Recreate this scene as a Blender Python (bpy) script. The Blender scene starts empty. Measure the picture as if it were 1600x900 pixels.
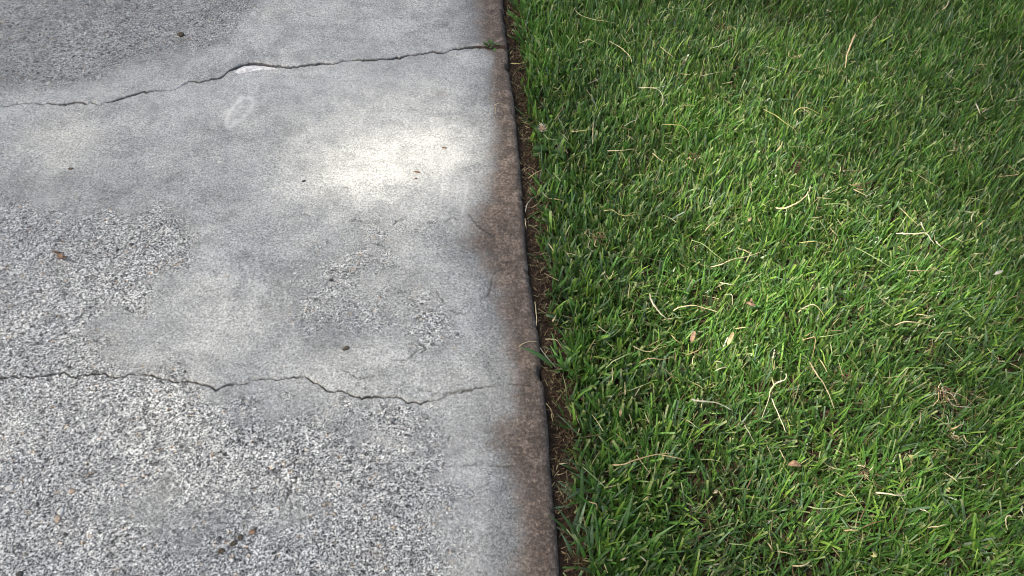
import bpy, math
import numpy as np
from mathutils import Vector

# ------------------------------------------------------------------ camera, sky, sun, exposure
SC = bpy.context.scene
COL = SC.collection
CAM_H = 1.0                      # metres above the slab
PITCH = math.radians(51.0)       # below the horizon
F_PX = 1256.0                    # focal length in pixels of the 1600 px wide photograph

cam_data = bpy.data.cameras.new('camera')
cam_data.sensor_width = 36.0
cam_data.lens = F_PX / 1600.0 * 36.0
cam_data.clip_start = 0.01
cam_data.clip_end = 2000.0
cam = bpy.data.objects.new('camera', cam_data)
cam.location = (0, 0, CAM_H)
cam.rotation_euler = (math.pi / 2 - PITCH, 0, 0)
COL.objects.link(cam)
SC.camera = cam

SUN_EL = math.radians(56.0)
SUN_AZ = math.radians(-112.0)    # measured from +Y towards +X: the sun stands to the left, a little behind the camera
TO_SUN = np.array([math.sin(SUN_AZ) * math.cos(SUN_EL), math.cos(SUN_AZ) * math.cos(SUN_EL), math.sin(SUN_EL)])

world = bpy.data.worlds.new('World')
SC.world = world
world.use_nodes = True
wn = world.node_tree
wn.nodes.clear()
sky = wn.nodes.new('ShaderNodeTexSky')
sky.sky_type = 'NISHITA'
sky.sun_disc = False
sky.sun_elevation = SUN_EL
sky.sun_rotation = SUN_AZ
sky.air_density = 1.0
sky.dust_density = 4.0
sky.ozone_density = 0.6
bg = wn.nodes.new('ShaderNodeBackground')
bg.inputs['Strength'].default_value = 0.13
wo = wn.nodes.new('ShaderNodeOutputWorld')
wn.links.new(sky.outputs[0], bg.inputs[0])
wn.links.new(bg.outputs[0], wo.inputs[0])

sun_data = bpy.data.lights.new('sun', 'SUN')
sun_data.energy = 4.6
sun_data.angle = math.radians(0.53)
sun_data.color = (1.0, 0.95, 0.86)
sun = bpy.data.objects.new('sun', sun_data)
sun.rotation_euler = Vector(TO_SUN).to_track_quat('Z', 'Y').to_euler()
sun.location = (-6, -2, 9)
COL.objects.link(sun)

SC.view_settings.view_transform = 'Standard'
SC.view_settings.look = 'None'
SC.view_settings.exposure = 1.0
SC.view_settings.gamma = 1.0
SC.view_settings.use_curve_mapping = False
SC.view_settings.use_white_balance = True
SC.view_settings.white_balance_temperature = 6900
SC.view_settings.white_balance_tint = 10
SC.cycles.use_denoising = True
SC.cycles.pixel_filter_type = 'BLACKMAN_HARRIS'
SC.cycles.filter_width = 1.05
SC.cycles.max_bounces = 8
SC.cycles.transparent_max_bounces = 8

rng = np.random.default_rng(11)

# ------------------------------------------------------------------ measuring: photo pixel -> point on a level plane
def at(px, py, z=0.0):
    u = (px - 800.0) / F_PX
    v = (450.0 - py) / F_PX
    d = np.array([u, math.cos(PITCH) + v * math.sin(PITCH), -math.sin(PITCH) + v * math.cos(PITCH)])
    s = (CAM_H - z) / -d[2]
    return np.array([d[0] * s, d[1] * s, z])

def pts(l, z=0.0):
    return np.array([at(a, b, z) for a, b in l])

# ------------------------------------------------------------------ noise
def _hash(ix, iy, seed):
    h = (ix.astype(np.int64) * 374761393 + iy.astype(np.int64) * 668265263 + seed * 1442695041) & 0x7fffffff
    h = ((h ^ (h >> 13)) * 1274126177) & 0x7fffffff
    h = h ^ (h >> 16)
    return (h & 0xffff) / 65535.0

def vnoise(x, y, seed=0):
    ix = np.floor(x); iy = np.floor(y)
    fx = x - ix; fy = y - iy
    fx = fx * fx * fx * (fx * (fx * 6 - 15) + 10); fy = fy * fy * fy * (fy * (fy * 6 - 15) + 10)
    a = _hash(ix, iy, seed); b = _hash(ix + 1, iy, seed)
    c = _hash(ix, iy + 1, seed); d = _hash(ix + 1, iy + 1, seed)
    return (a + (b - a) * fx) * (1 - fy) + (c + (d - c) * fx) * fy

def fbm(x, y, scale, octaves=4, seed=0, rough=0.5):
    v = 0; amp = 1; tot = 0
    for o in range(octaves):
        ca, sa = math.cos(0.7 * o + 0.3), math.sin(0.7 * o + 0.3)
        v = v + amp * vnoise((x * ca - y * sa) * scale + 17.3 * o, (x * sa + y * ca) * scale - 9.1 * o, seed + o * 31)
        tot += amp; amp *= rough; scale *= 2.03
    return v / tot

def sstep(a, b, x):
    t = np.clip((x - a) / (b - a), 0, 1)
    return t * t * (3 - 2 * t)

def seg_dist(x, y, poly):
    d = np.full(x.shape, 1e9)
    for (ax, ay), (bx, by) in zip(poly[:-1], poly[1:]):
        ux, uy = bx - ax, by - ay
        t = np.clip(((x - ax) * ux + (y - ay) * uy) / (ux * ux + uy * uy + 1e-12), 0, 1)
        d = np.minimum(d, np.hypot(x - ax - t * ux, y - ay - t * uy))
    return d

def poly_sd(x, y, poly):
    """signed distance, positive inside"""
    p = [tuple(q[:2]) for q in poly]
    inside = np.zeros(x.shape, bool)
    for (ax, ay), (bx, by) in zip(p, p[1:] + p[:1]):
        c = ((ay > y) != (by > y)) & (x < (bx - ax) * (y - ay) / (by - ay + 1e-12) + ax)
        inside ^= c
    d = seg_dist(x, y, p + p[:1])
    return np.where(inside, d, -d)

def area(x, y, pix, soft, rag=0.0, scale=30, seed=0):
    w = pts(pix)[:, :2]
    return sstep(-soft, soft, poly_sd(x, y, w) + rag * (fbm(x, y, scale, 5, seed, 0.65) - 0.5) * 2.4)

def blob(x, y, px, py, rx, ry):
    c = at(px, py); ex = at(px + rx, py)[0] - c[0]; ey = abs(at(px, py - ry)[1] - c[1])
    return np.exp(-(((x - c[0]) / ex) ** 2 + ((y - c[1]) / ey) ** 2))

# ------------------------------------------------------------------ object helpers
def np_mesh(name, verts, quads=None, tris=None, smooth=True):
    me = bpy.data.meshes.new(name)
    verts = np.asarray(verts, np.float32)
    q = np.zeros((0, 4), np.int32) if quads is None else np.asarray(quads, np.int32)
    t = np.zeros((0, 3), np.int32) if tris is None else np.asarray(tris, np.int32)
    loops = np.concatenate([q.ravel(), t.ravel()])
    me.vertices.add(len(verts)); me.vertices.foreach_set('co', verts.ravel())
    me.loops.add(len(loops)); me.loops.foreach_set('vertex_index', loops)
    starts = np.concatenate([np.arange(len(q)) * 4, len(q) * 4 + np.arange(len(t)) * 3]).astype(np.int32)
    me.polygons.add(len(starts)); me.polygons.foreach_set('loop_start', starts)
    me.polygons.foreach_set('use_smooth', np.full(len(starts), smooth))
    me.update(calc_edges=True)
    return me

def link(name, me, mat=None, parent=None, loc=None):
    o = bpy.data.objects.new(name, me)
    if mat is not None and me is not None:
        me.materials.clear(); me.materials.append(mat)
    if loc is not None: o.location = loc
    COL.objects.link(o)
    if parent is not None: o.parent = parent
    return o

def tag(o, label=None, cat=None, group=None, kind=None):
    if label: o['label'] = label
    if cat: o['category'] = cat
    if group: o['group'] = group
    if kind: o['kind'] = kind
    return o

def fattr(me, name, v):
    a = me.attributes.new(name, 'FLOAT', 'POINT')
    a.data.foreach_set('value', np.asarray(v, np.float32))

def cattr(me, name, rgb):
    a = me.attributes.new(name, 'FLOAT_COLOR', 'POINT')
    c = np.ones((len(rgb), 4), np.float32); c[:, :3] = rgb
    a.data.foreach_set('color', c.ravel())

def grid_quads(nr, nc, flip=False):
    i = np.arange(nr * nc).reshape(nr, nc)
    q = np.stack([i[:-1, :-1], i[:-1, 1:], i[1:, 1:], i[1:, :-1]], -1).reshape(-1, 4)
    return q[:, ::-1] if flip else q

# ------------------------------------------------------------------ node helpers
class NT:
    def __init__(s, name):
        s.m = bpy.data.materials.new(name); s.m.use_nodes = True
        s.t = s.m.node_tree; s.t.nodes.clear()
        s.out = s.n('ShaderNodeOutputMaterial')
        s.co = s.n('ShaderNodeTexCoord').outputs['Object']
    def n(s, k, **kw):
        nd = s.t.nodes.new(k)
        for a, b in kw.items(): setattr(nd, a, b)
        return nd
    def put(s, sock, v):
        if hasattr(v, 'is_output'): s.t.links.new(v, sock)
        else:
            if isinstance(v, (tuple, list)) and len(v) == 3 and len(sock.default_value) == 4: v = (*v, 1)
            sock.default_value = v
    def noise(s, scale, detail=4, rough=0.55, dist=0.0, vec=None):
        nd = s.n('ShaderNodeTexNoise')
        s.put(nd.inputs['Vector'], vec if vec is not None else s.co)
        nd.inputs['Scale'].default_value = scale; nd.inputs['Detail'].default_value = detail
        nd.inputs['Roughness'].default_value = rough; nd.inputs['Distortion'].default_value = dist
        return nd.outputs['Fac']
    def voro(s, scale, out='Color', vec=None, feature='F1', rand=1.0):
        nd = s.n('ShaderNodeTexVoronoi', feature=feature)
        s.put(nd.inputs['Vector'], vec if vec is not None else s.co)
        nd.inputs['Scale'].default_value = scale; nd.inputs['Randomness'].default_value = rand
        return nd.outputs[out]
    def math(s, op, a, b=0.0, clamp=False):
        nd = s.n('ShaderNodeMath', operation=op, use_clamp=clamp)
        s.put(nd.inputs[0], a); s.put(nd.inputs[1], b)
        return nd.outputs[0]
    def mapr(s, v, a, b, c=0.0, d=1.0, smooth=False):
        nd = s.n('ShaderNodeMapRange', interpolation_type='SMOOTHSTEP' if smooth else 'LINEAR')
        s.put(nd.inputs[0], v)
        for i, k in enumerate((a, b, c, d)): s.put(nd.inputs[i + 1], k)
        return nd.outputs[0]
    def ramp(s, f, stops):
        nd = s.n('ShaderNodeValToRGB'); r = nd.color_ramp
        while len(r.elements) < len(stops): r.elements.new(0.5)
        for e, (p, c) in zip(r.elements, stops):
            e.position = p; e.color = (*c, 1) if isinstance(c, tuple) else (c, c, c, 1)
        s.put(nd.inputs[0], f)
        return nd.outputs[0]
    def mix(s, f, a, b, mode='MIX'):
        nd = s.n('ShaderNodeMix', data_type='RGBA', blend_type=mode)
        s.put(nd.inputs[0], f); s.put(nd.inputs[6], a); s.put(nd.inputs[7], b)
        return nd.outputs[2]
    def attr(s, name, out='Fac'):
        return s.n('ShaderNodeAttribute', attribute_name=name).outputs[out]
    def bump(s, h, dist, strength=1.0, normal=None):
        nd = s.n('ShaderNodeBump'); s.put(nd.inputs['Height'], h)
        nd.inputs['Distance'].default_value = dist; nd.inputs['Strength'].default_value = strength
        if normal is not None: s.put(nd.inputs['Normal'], normal)
        return nd.outputs[0]
    def bsdf(s, col, rough=0.8, spec=0.3, normal=None, **kw):
        b = s.n('ShaderNodeBsdfPrincipled')
        s.put(b.inputs['Base Color'], col); s.put(b.inputs['Roughness'], rough)
        s.put(b.inputs['Specular IOR Level'], spec)
        if normal is not None: s.put(b.inputs['Normal'], normal)
        return b.outputs[0]
    def done(s, sh):
        s.t.links.new(sh, s.out.inputs[0]); return s.m

def concrete_material():
    t = NT('weathered_concrete')
    agg, stain, pale, tone, groove = (t.attr(k) for k in ('agg', 'stain', 'pale', 'tone', 'groove'))
    n_big = t.noise(5, 5, 0.6)
    n_mid = t.noise(38, 6, 0.68)
    n_fine = t.noise(160, 4, 0.7)
    n_grain = t.noise(520, 3, 0.6)
    # cement paste: blotchy grey
    n_pat = t.noise(13, 8, 0.72, 0.5)
    m = t.math('ADD', t.math('MULTIPLY', n_pat, 0.40), t.math('ADD', t.math('MULTIPLY', n_mid, 0.35), t.math('MULTIPLY', n_fine, 0.25)))
    paste = t.ramp(m, [(0.37, (0.196, 0.207, 0.199)), (0.5, (0.295, 0.306, 0.293)), (0.61, (0.42, 0.428, 0.405))])
    grain = t.mapr(t.noise(300, 3, 0.8), 0.37, 0.63, 0.55, 1.45)
    mp = t.n('ShaderNodeMapping'); t.put(mp.inputs['Vector'], t.co); mp.inputs['Scale'].default_value = (14, 34, 9); mp.inputs['Rotation'].default_value = (0, 0, 0.12)
    streak = t.noise(1.0, 6, 0.68, 0.3, mp.outputs[0])
    paste = t.mix(1.0, paste, t.mapr(streak, 0.36, 0.64, 0.90, 1.10), 'MULTIPLY')
    paste = t.mix(1.0, paste, grain, 'MULTIPLY')
    # pale flecks of worn paste, dark pinholes
    fl = t.mapr(t.math('ADD', t.noise(230, 4, 0.8), t.mapr(n_pat, 0.35, 0.65, -0.07, 0.06)), 0.52, 0.61, 0, 0.8, True)
    paste = t.mix(fl, paste, (0.56, 0.575, 0.55))
    pin = t.mapr(t.noise(190, 4, 0.8), 0.37, 0.43, 0.7, 0, True)
    paste = t.mix(pin, paste, (0.075, 0.08, 0.08))
    # worn surface: pale sand and small stones, dirt and painted shade in the pits between
    pit_n = t.noise(350, 3, 0.72, 0.5)
    st = t.n('ShaderNodeSeparateColor'); t.put(st.inputs[0], t.voro(190, 'Color'))
    worn = t.ramp(pit_n, [(0.33, (0.040, 0.042, 0.041)), (0.40, (0.130, 0.135, 0.130)), (0.45, (0.27, 0.28, 0.272)), (0.51, (0.455, 0.466, 0.447)), (0.62, (0.68, 0.69, 0.65))])
    worn = t.mix(1.0, worn, t.ramp(st.outputs[0], [(0.0, (0.35, 0.35, 0.35)), (0.10, (0.8, 0.8, 0.8)), (0.5, (1, 1, 1)), (0.975, (1.1, 1.1, 1.08)), (0.99, (0.95, 0.80, 0.66))]), 'MULTIPLY')
    worn = t.mix(1.0, worn, t.mapr(n_mid, 0.3, 0.7, 0.84, 1.30), 'MULTIPLY')
    aggf = t.mapr(t.math('ADD', agg, t.math('ADD', t.math('ADD', t.math('MULTIPLY', t.math('SUBTRACT', n_mid, 0.5), 1.6), t.math('MULTIPLY', t.math('SUBTRACT', n_pat, 0.5), 1.6)), t.math('MULTIPLY', t.math('SUBTRACT', n_fine, 0.5), 0.9))), 0.10, 1.0, 0, 1.0, True)
    col = t.mix(aggf, paste, worn)
    # lime bloom
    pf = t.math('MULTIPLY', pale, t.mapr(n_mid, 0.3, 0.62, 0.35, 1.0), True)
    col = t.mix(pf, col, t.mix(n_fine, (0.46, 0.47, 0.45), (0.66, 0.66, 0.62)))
    # grime tone (weathered darker concrete)
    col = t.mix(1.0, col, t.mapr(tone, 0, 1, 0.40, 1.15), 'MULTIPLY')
    # brown soil stain along the lawn side
    sn = t.mapr(t.math('ADD', stain, t.math('MULTIPLY', t.math('SUBTRACT', t.math('ADD', t.math('MULTIPLY', n_mid, 0.6), t.math('MULTIPLY', n_fine, 0.4)), 0.5), 1.3)), 0.06, 0.92, 0, 1, True)
    br = t.ramp(t.math('ADD', t.math('MULTIPLY', n_mid, 0.5), t.math('MULTIPLY', t.noise(210, 4, 0.7), 0.5)), [(0.36, (0.028, 0.020, 0.015)), (0.48, (0.080, 0.059, 0.044)), (0.56, (0.170, 0.131, 0.101)), (0.68, (0.34, 0.288, 0.235))])
    br = t.mix(1.0, br, t.mapr(n_grain, 0.36, 0.64, 0.75, 1.25), 'MULTIPLY')
    col = t.mix(t.math('MULTIPLY', sn, 0.93), col, br)
    # dirt in the cracks
    col = t.mix(groove, col, (0.035, 0.031, 0.028))
    h = t.math('ADD', t.math('MULTIPLY', t.math('MULTIPLY', aggf, t.mapr(pit_n, 0.36, 0.56, 0, 1)), 1.0), t.math('MULTIPLY', n_fine, 0.35))
    h = t.math('ADD', h, t.math('MULTIPLY', n_grain, 0.12))
    nb = t.bump(h, 0.0022, 0.9)
    return t.done(t.bsdf(col, 0.88, 0.25, nb))

def soil_material(name='dark_soil', a=(0.020, 0.0135, 0.009), b=(0.085, 0.058, 0.040)):
    t = NT(name)
    n = t.noise(90, 6, 0.7); n2 = t.noise(420, 4, 0.7)
    f = t.math('ADD', t.math('MULTIPLY', n, 0.6), t.math('MULTIPLY', n2, 0.4))
    col = t.ramp(f, [(0.36, a), (0.64, b), (0.74, tuple(min(1, 1.9 * k) for k in b))])
    return t.done(t.bsdf(col, 0.95, 0.15, t.bump(f, 0.006, 1.0)))

def leaf_material(name='grass_blade', rough=0.36, spec=0.55, trans=0.28):
    t = NT(name)
    c = t.attr('tint', 'Color')
    v = t.noise(240, 3, 0.6)
    c2 = t.mix(1.0, c, t.mapr(v, 0.3, 0.7, 0.75, 1.28), 'MULTIPLY')
    b = t.bsdf(c2, rough, spec)
    tr = t.n('ShaderNodeBsdfTranslucent')
    t.put(tr.inputs[0], t.mix(1.0, c2, (1.25, 1.3, 0.55), 'MULTIPLY'))
    mx = t.n('ShaderNodeMixShader'); mx.inputs[0].default_value = trans
    t.t.links.new(b, mx.inputs[1]); t.t.links.new(tr.outputs[0], mx.inputs[2])
    return t.done(mx.outputs[0])

def plain_material(name, a, b, scale=300, rough=0.75, spec=0.3, bump=0.0006):
    t = NT(name)
    n = t.noise(scale, 4, 0.65)
    return t.done(t.bsdf(t.ramp(n, [(0.36, a), (0.64, b)]), rough, spec, t.bump(n, bump, 0.8)))

def stem_material(name, a, b):
    t = NT(name)
    n = t.noise(260, 4, 0.65); lo = t.noise(38, 3, 0.6)
    rnd = t.n('ShaderNodeObjectInfo').outputs['Random']
    c = t.ramp(n, [(0.36, a), (0.64, b)])
    c = t.mix(t.mapr(lo, 0.46, 0.64, 0.0, 0.55, True), c, tuple(0.55 * p * q for p, q in zip(a, (0.9, 1.05, 0.8))))
    c = t.mix(1.0, c, t.mapr(rnd, 0, 1, 0.62, 1.08), 'MULTIPLY')
    return t.done(t.bsdf(c, 0.75, 0.25, t.bump(n, 0.0006, 0.9)))

M = {}
M['concrete'] = concrete_material()
M['soil'] = soil_material()
M['ground'] = soil_material('turf_ground', (0.020, 0.030, 0.010), (0.05, 0.07, 0.022))
M['blade'] = leaf_material()
M['coarse'] = leaf_material('coarse_blade', 0.38, 0.5, 0.3)
M['litter'] = leaf_material('dry_litter', 0.8, 0.15, 0.15)
M['crown'] = leaf_material('tree_leaf', 0.5, 0.3, 0.3)
M['bark'] = plain_material('bark', (0.05, 0.035, 0.025), (0.14, 0.10, 0.075), 30, 0.95, 0.1, 0.01)
STEM = {
    'cream': ((0.40, 0.32, 0.17), (0.66, 0.57, 0.37)),
    'white': ((0.48, 0.42, 0.29), (0.72, 0.66, 0.50)),
    'tan': ((0.34, 0.24, 0.12), (0.58, 0.45, 0.26)),
    'green': ((0.20, 0.27, 0.10), (0.42, 0.47, 0.24)),
    'yellow': ((0.42, 0.38, 0.12), (0.66, 0.60, 0.28)),
    'brown': ((0.10, 0.055, 0.030), (0.24, 0.145, 0.085)),
    'grey': ((0.24, 0.225, 0.18), (0.44, 0.42, 0.35)),
}
for k, (a, b) in STEM.items():
    M[k] = stem_material('dry_stem_' + k, a, b)
M['stone_dark'] = plain_material('stone_dark', (0.03, 0.03, 0.03), (0.08, 0.078, 0.072), 500)
M['stone_grey'] = plain_material('stone_grey', (0.16, 0.16, 0.16), (0.30, 0.30, 0.29), 500)
M['stone_white'] = plain_material('stone_white', (0.36, 0.36, 0.34), (0.60, 0.60, 0.57), 500)
M['stone_tan'] = plain_material('stone_tan', (0.28, 0.21, 0.15), (0.45, 0.37, 0.29), 500)
M['chip'] = plain_material('fresh_spall', (0.42, 0.42, 0.40), (0.80, 0.80, 0.77), 120, 0.9, 0.2, 0.002)
M['moss'] = plain_material('dry_moss', (0.050, 0.042, 0.030), (0.15, 0.125, 0.09), 300, 0.95, 0.1, 0.002)
M['leaf_brown'] = plain_material('dead_leaf', (0.13, 0.075, 0.045), (0.34, 0.22, 0.14), 200, 0.7, 0.3, 0.0008)

# ------------------------------------------------------------------ ground sheet
gm = np_mesh('ground', [(-600, -600, -0.16), (600, -600, -0.16), (600, 600, -0.16), (-600, 600, -0.16)], [(0, 1, 2, 3)])
tag(link('ground', gm, M['ground']), kind='structure')

# ------------------------------------------------------------------ the driveway slab, broken by two cracks
EDGE_PX = [(787, 0), (793, 77), (799, 128), (807, 185), (809, 224), (816, 289), (822, 379), (831, 445), (833, 463), (841, 514), (849, 591), (858, 680), (865, 777), (872, 829), (876, 898)]
_e = pts(EDGE_PX)
_o = np.argsort(_e[:, 1]); _ey = _e[_o, 1]; _ex = _e[_o, 0]
_sl = np.polyfit(_ey, _ex, 1)
def edge_x(y):
    y = np.asarray(y, float)
    return np.where(y < _ey[0], _ex[0] + (y - _ey[0]) * _sl[0], np.where(y > _ey[-1], _ex[-1] + (y - _ey[-1]) * _sl[0], np.interp(y, _ey, _ex)))

CR1 = [(0, 168), (20, 162), (50, 160), (95, 163), (130, 160), (155, 163), (175, 158), (200, 151), (222, 145), (240, 142), (275, 138), (298, 127), (325, 125), (345, 119), (365, 109), (374, 103), (400, 101), (430, 103), (465, 104), (490, 102), (520, 98), (535, 94), (570, 93), (600, 93), (628, 90), (660, 84), (690, 81), (715, 75), (740, 73), (772, 74), (794, 73)]
GAP1 = [(0, 2.5), (150, 3), (190, 5), (225, 6), (260, 3.5), (330, 4), (358, 6), (375, 15), (400, 17), (425, 11), (440, 6), (490, 6), (520, 3), (590, 3), (615, 7), (640, 3), (700, 3), (722, 6), (745, 9), (770, 8), (786, 1.5), (794, 0.8)]
CR2 = [(0, 590), (14, 589), (27, 590), (52, 589.5), (72, 587.5), (100, 584), (130, 585), (160, 584.5), (185, 587.5), (210, 586), (235, 588), (265, 592.5), (300, 594), (320, 600), (337, 605), (355, 599.5), (400, 594), (425, 590.5), (455, 592), (475, 589), (497, 602.5), (510, 608), (535, 610.5), (559, 621), (587, 620.5), (612, 621), (645, 626), (682, 625), (700, 617.5), (722, 612.5), (750, 606), (765, 602), (790, 594), (848, 590)]
GAP2 = [(0, 1.6), (60, 2.2), (300, 2.4), (340, 3.2), (420, 2.4), (500, 3.0), (640, 2.6), (690, 2.4), (730, 1.2), (765, 0.4), (790, 0.02), (848, 0.02)]

def crack_curve(px_line, gap_line):
    w = pts(px_line)
    d = edge_x(w[:, 1]) - w[:, 0]
    o = np.argsort(d); d = d[o]; y = w[o, 1]
    gx = np.array([g[0] for g in gap_line]); gw = np.array([g[1] for g in gap_line])
    gy = np.interp(gx, [p[0] for p in px_line], [p[1] for p in px_line])
    gd = []; gm_ = []
    for a, b, c in zip(gx, gy, gw):
        p = at(a, b); q = at(a, b - c)
        gd.append(edge_x(p[1]) - p[0]); gm_.append((q[1] - p[1]) * 0.50)
    o = np.argsort(gd); gd = np.array(gd)[o]; gm_ = np.array(gm_)[o]
    sl = (y[-1] - y[-6]) / (d[-1] - d[-6])
    def f(dd):
        base = np.where(dd > d[-1], y[-1] + (dd - d[-1]) * sl * 0.4 + 0.05 * (fbm(dd, dd * 0, 4, 3, 3) - fbm(d[-1:], d[-1:] * 0, 4, 3, 3)), np.interp(dd, d, y))
        return base
    def g(dd):
        return np.interp(dd, gd, gm_)
    return f, g
c1, g1 = crack_curve(CR1, GAP1)
c2, g2 = crack_curve(CR2, GAP2)

HAIR = [  # fine hairlines in the surface: pixel polylines, depth
    [(657, 609), (670, 611), (682, 615), (700, 615), (715, 610), (735, 607)],
    [(680, 455), (690, 467), (702, 482), (712, 487), (727, 489)],
    [(600, 452), (612, 458), (630, 458), (641, 452)],
    [(733, 334), (738, 343), (743, 351), (760, 360), (772, 370), (776, 378), (790, 380)],
    [(800, 405), (786, 418), (771, 428), (767, 445), (764, 462)],
    [(625, 345), (640, 340), (665, 343), (678, 349)], [(470, 336), (477, 332), (484, 338)],
    [(545, 346), (555, 342), (565, 345)], [(690, 730), (697, 705), (702, 682)], [(448, 778), (455, 762), (463, 745)],
    [(700, 728), (745, 726), (800, 728)], [(560, 63), (571, 60)], [(476, 23), (492, 24)], [(515, 295), (530, 290), (543, 294)], [(488, 298), (500, 292), (504, 290)], [(615, 350), (622, 344), (640, 339)], [(700, 345), (708, 339), (715, 343)], [(760, 604), (800, 600), (845, 604)], [(540, 580), (560, 590), (585, 586)], [(560, 385), (580, 379), (600, 384)], [(640, 520), (650, 545), (640, 560), (600, 566)], [(430, 745), (440, 728), (470, 722)],
]
HAIR_W = [pts(h)[:, :2] for h in HAIR]

def slab_fields(x, y, d):
    """masks fixed to the slab, in metres"""
    A = area(x, y, [(-700, -330), (330, -330), (400, -60), (392, 10), (372, 48), (330, 68), (270, 82), (200, 100), (140, 124), (60, 134), (-120, 138), (-700, 120)], 0.04, 0.035, 18, 1)
    Bm = area(x, y, [(-300, 322), (100, 326), (292, 328), (308, 372), (300, 412), (246, 452), (230, 480), (170, 492), (150, 512), (168, 548), (236, 565), (300, 600), (420, 636), (520, 650), (640, 660), (697, 668), (690, 720), (700, 790), (682, 840), (692, 1000), (-300, 1000)], 0.035, 0.05, 24, 2)
    C = area(x, y, [(455, 425), (500, 395), (545, 385), (592, 400), (602, 452), (622, 470), (608, 520), (560, 542), (520, 538), (470, 520), (448, 470)], 0.06, 0.06, 26, 3)
    C2 = area(x, y, [(640, 470), (672, 462), (690, 476), (706, 505), (703, 530), (680, 545), (655, 556), (636, 552), (640, 510)], 0.03, 0.035, 40, 4)
    C3 = area(x, y, [(520, 568), (600, 570), (640, 600), (630, 620), (560, 615)], 0.02, 0.03, 40, 5)
    C4 = area(x, y, [(520, 340), (600, 330), (640, 345), (690, 350), (700, 380), (560, 385)], 0.02, 0.03, 40, 6)
    big = fbm(x, y, 7, 4, 8)
    agg = 0.92 * A
    calm = 0.75 * blob(x, y, 250, 800, 110, 90) + 0.55 * blob(x, y, 470, 800, 90, 60) + 0.4 * blob(x, y, 400, 640, 90, 40) + 0.5 * blob(x, y, 590, 720, 80, 40)
    agg = np.maximum(agg, Bm * (0.97 - 0.5 * calm))
    agg = np.maximum(agg, 0.62 * C); agg = np.maximum(agg, 0.72 * C2)
    agg = np.maximum(agg, 0.5 * C3); agg = np.maximum(agg, 0.42 * C4)
    agg = agg + 0.22 * (big - 0.5) * 2 + 0.20 * blob(x, y, 120, 230, 220, 50) + 0.16
    far = sstep(1.25, 1.8, d)
    agg = agg * (1 - far) + far * (0.2 + 0.7 * sstep(0.45, 0.6, big))
    # soil stain along the lawn
    sp = pts([(728, -150), (733, 0), (742, 30), (748, 62), (764, 90), (766, 150), (770, 205), (764, 250), (752, 300), (738, 345), (738, 382), (762, 425), (774, 470), (782, 540), (796, 590), (800, 640), (766, 672), (770, 700), (798, 740), (814, 800), (806, 850), (796, 900), (790, 1000)])
    sd = edge_x(sp[:, 1]) - sp[:, 0]; o = np.argsort(sp[:, 1])
    wdt = np.interp(y, sp[o, 1], sd[o])
    wdt = wdt * (0.72 + 0.50 * fbm(x, y, 26, 5, 12, 0.6))
    stain = 1 - sstep(0.30, 1.55, d / wdt)
    stain = stain * 0.98 + 0.10 * blob(x, y, 690, 145, 16, 8)
    stain = stain + 0.15 * blob(x, y, 755, 335, 20, 40) + 0.25 * blob(x, y, 368, 846, 32, 14) + 0.3 * blob(x, y, 690, 145, 14, 6) + 0.32 * blob(x, y, 312, 800, 24, 16) + 0.3 * blob(x, y, 585, 868, 26, 18) + 0.28 * blob(x, y, 340, 715, 16, 14) + 0.28 * blob(x, y, 180, 888, 26, 12) + 0.35 * blob(x, y, 52, 636, 12, 9) + 0.28 * blob(x, y, 455, 668, 10, 8)
    stain = stain - 0.10 * sstep(0.012, 0.0, d)       # rubbed rounded nose
    # bloom of lime, pale paste
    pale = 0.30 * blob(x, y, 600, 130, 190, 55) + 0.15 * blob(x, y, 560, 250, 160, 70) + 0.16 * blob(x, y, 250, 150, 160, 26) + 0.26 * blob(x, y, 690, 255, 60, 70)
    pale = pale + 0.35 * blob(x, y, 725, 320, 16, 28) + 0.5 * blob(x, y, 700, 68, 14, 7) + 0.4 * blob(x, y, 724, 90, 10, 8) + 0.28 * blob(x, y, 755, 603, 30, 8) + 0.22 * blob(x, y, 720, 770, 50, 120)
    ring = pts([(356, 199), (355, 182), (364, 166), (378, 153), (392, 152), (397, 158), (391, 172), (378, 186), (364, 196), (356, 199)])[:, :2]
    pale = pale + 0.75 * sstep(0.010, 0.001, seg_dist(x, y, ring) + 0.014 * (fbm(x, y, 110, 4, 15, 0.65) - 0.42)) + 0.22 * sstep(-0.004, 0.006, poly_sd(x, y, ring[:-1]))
    lines = [pts([(587, 630), (588, 665)]), pts([(730, 285), (727, 310), (722, 335)]), pts([(746, 460), (747, 485)])]
    for l in lines: pale = pale + 0.5 * sstep(0.004, 0.001, seg_dist(x, y, l[:, :2]))
    # weathering tone
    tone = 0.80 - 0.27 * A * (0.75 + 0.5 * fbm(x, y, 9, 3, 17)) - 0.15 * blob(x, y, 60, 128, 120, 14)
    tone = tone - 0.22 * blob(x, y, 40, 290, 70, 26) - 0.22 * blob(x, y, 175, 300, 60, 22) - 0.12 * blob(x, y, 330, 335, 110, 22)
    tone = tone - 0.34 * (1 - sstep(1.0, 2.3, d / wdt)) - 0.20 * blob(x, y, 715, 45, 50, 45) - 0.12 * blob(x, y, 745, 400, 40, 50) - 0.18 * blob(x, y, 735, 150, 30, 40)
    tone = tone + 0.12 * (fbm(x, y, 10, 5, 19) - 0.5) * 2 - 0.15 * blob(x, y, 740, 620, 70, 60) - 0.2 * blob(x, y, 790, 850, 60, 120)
    groove = np.zeros_like(x)
    dip = np.zeros_like(x)
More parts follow.
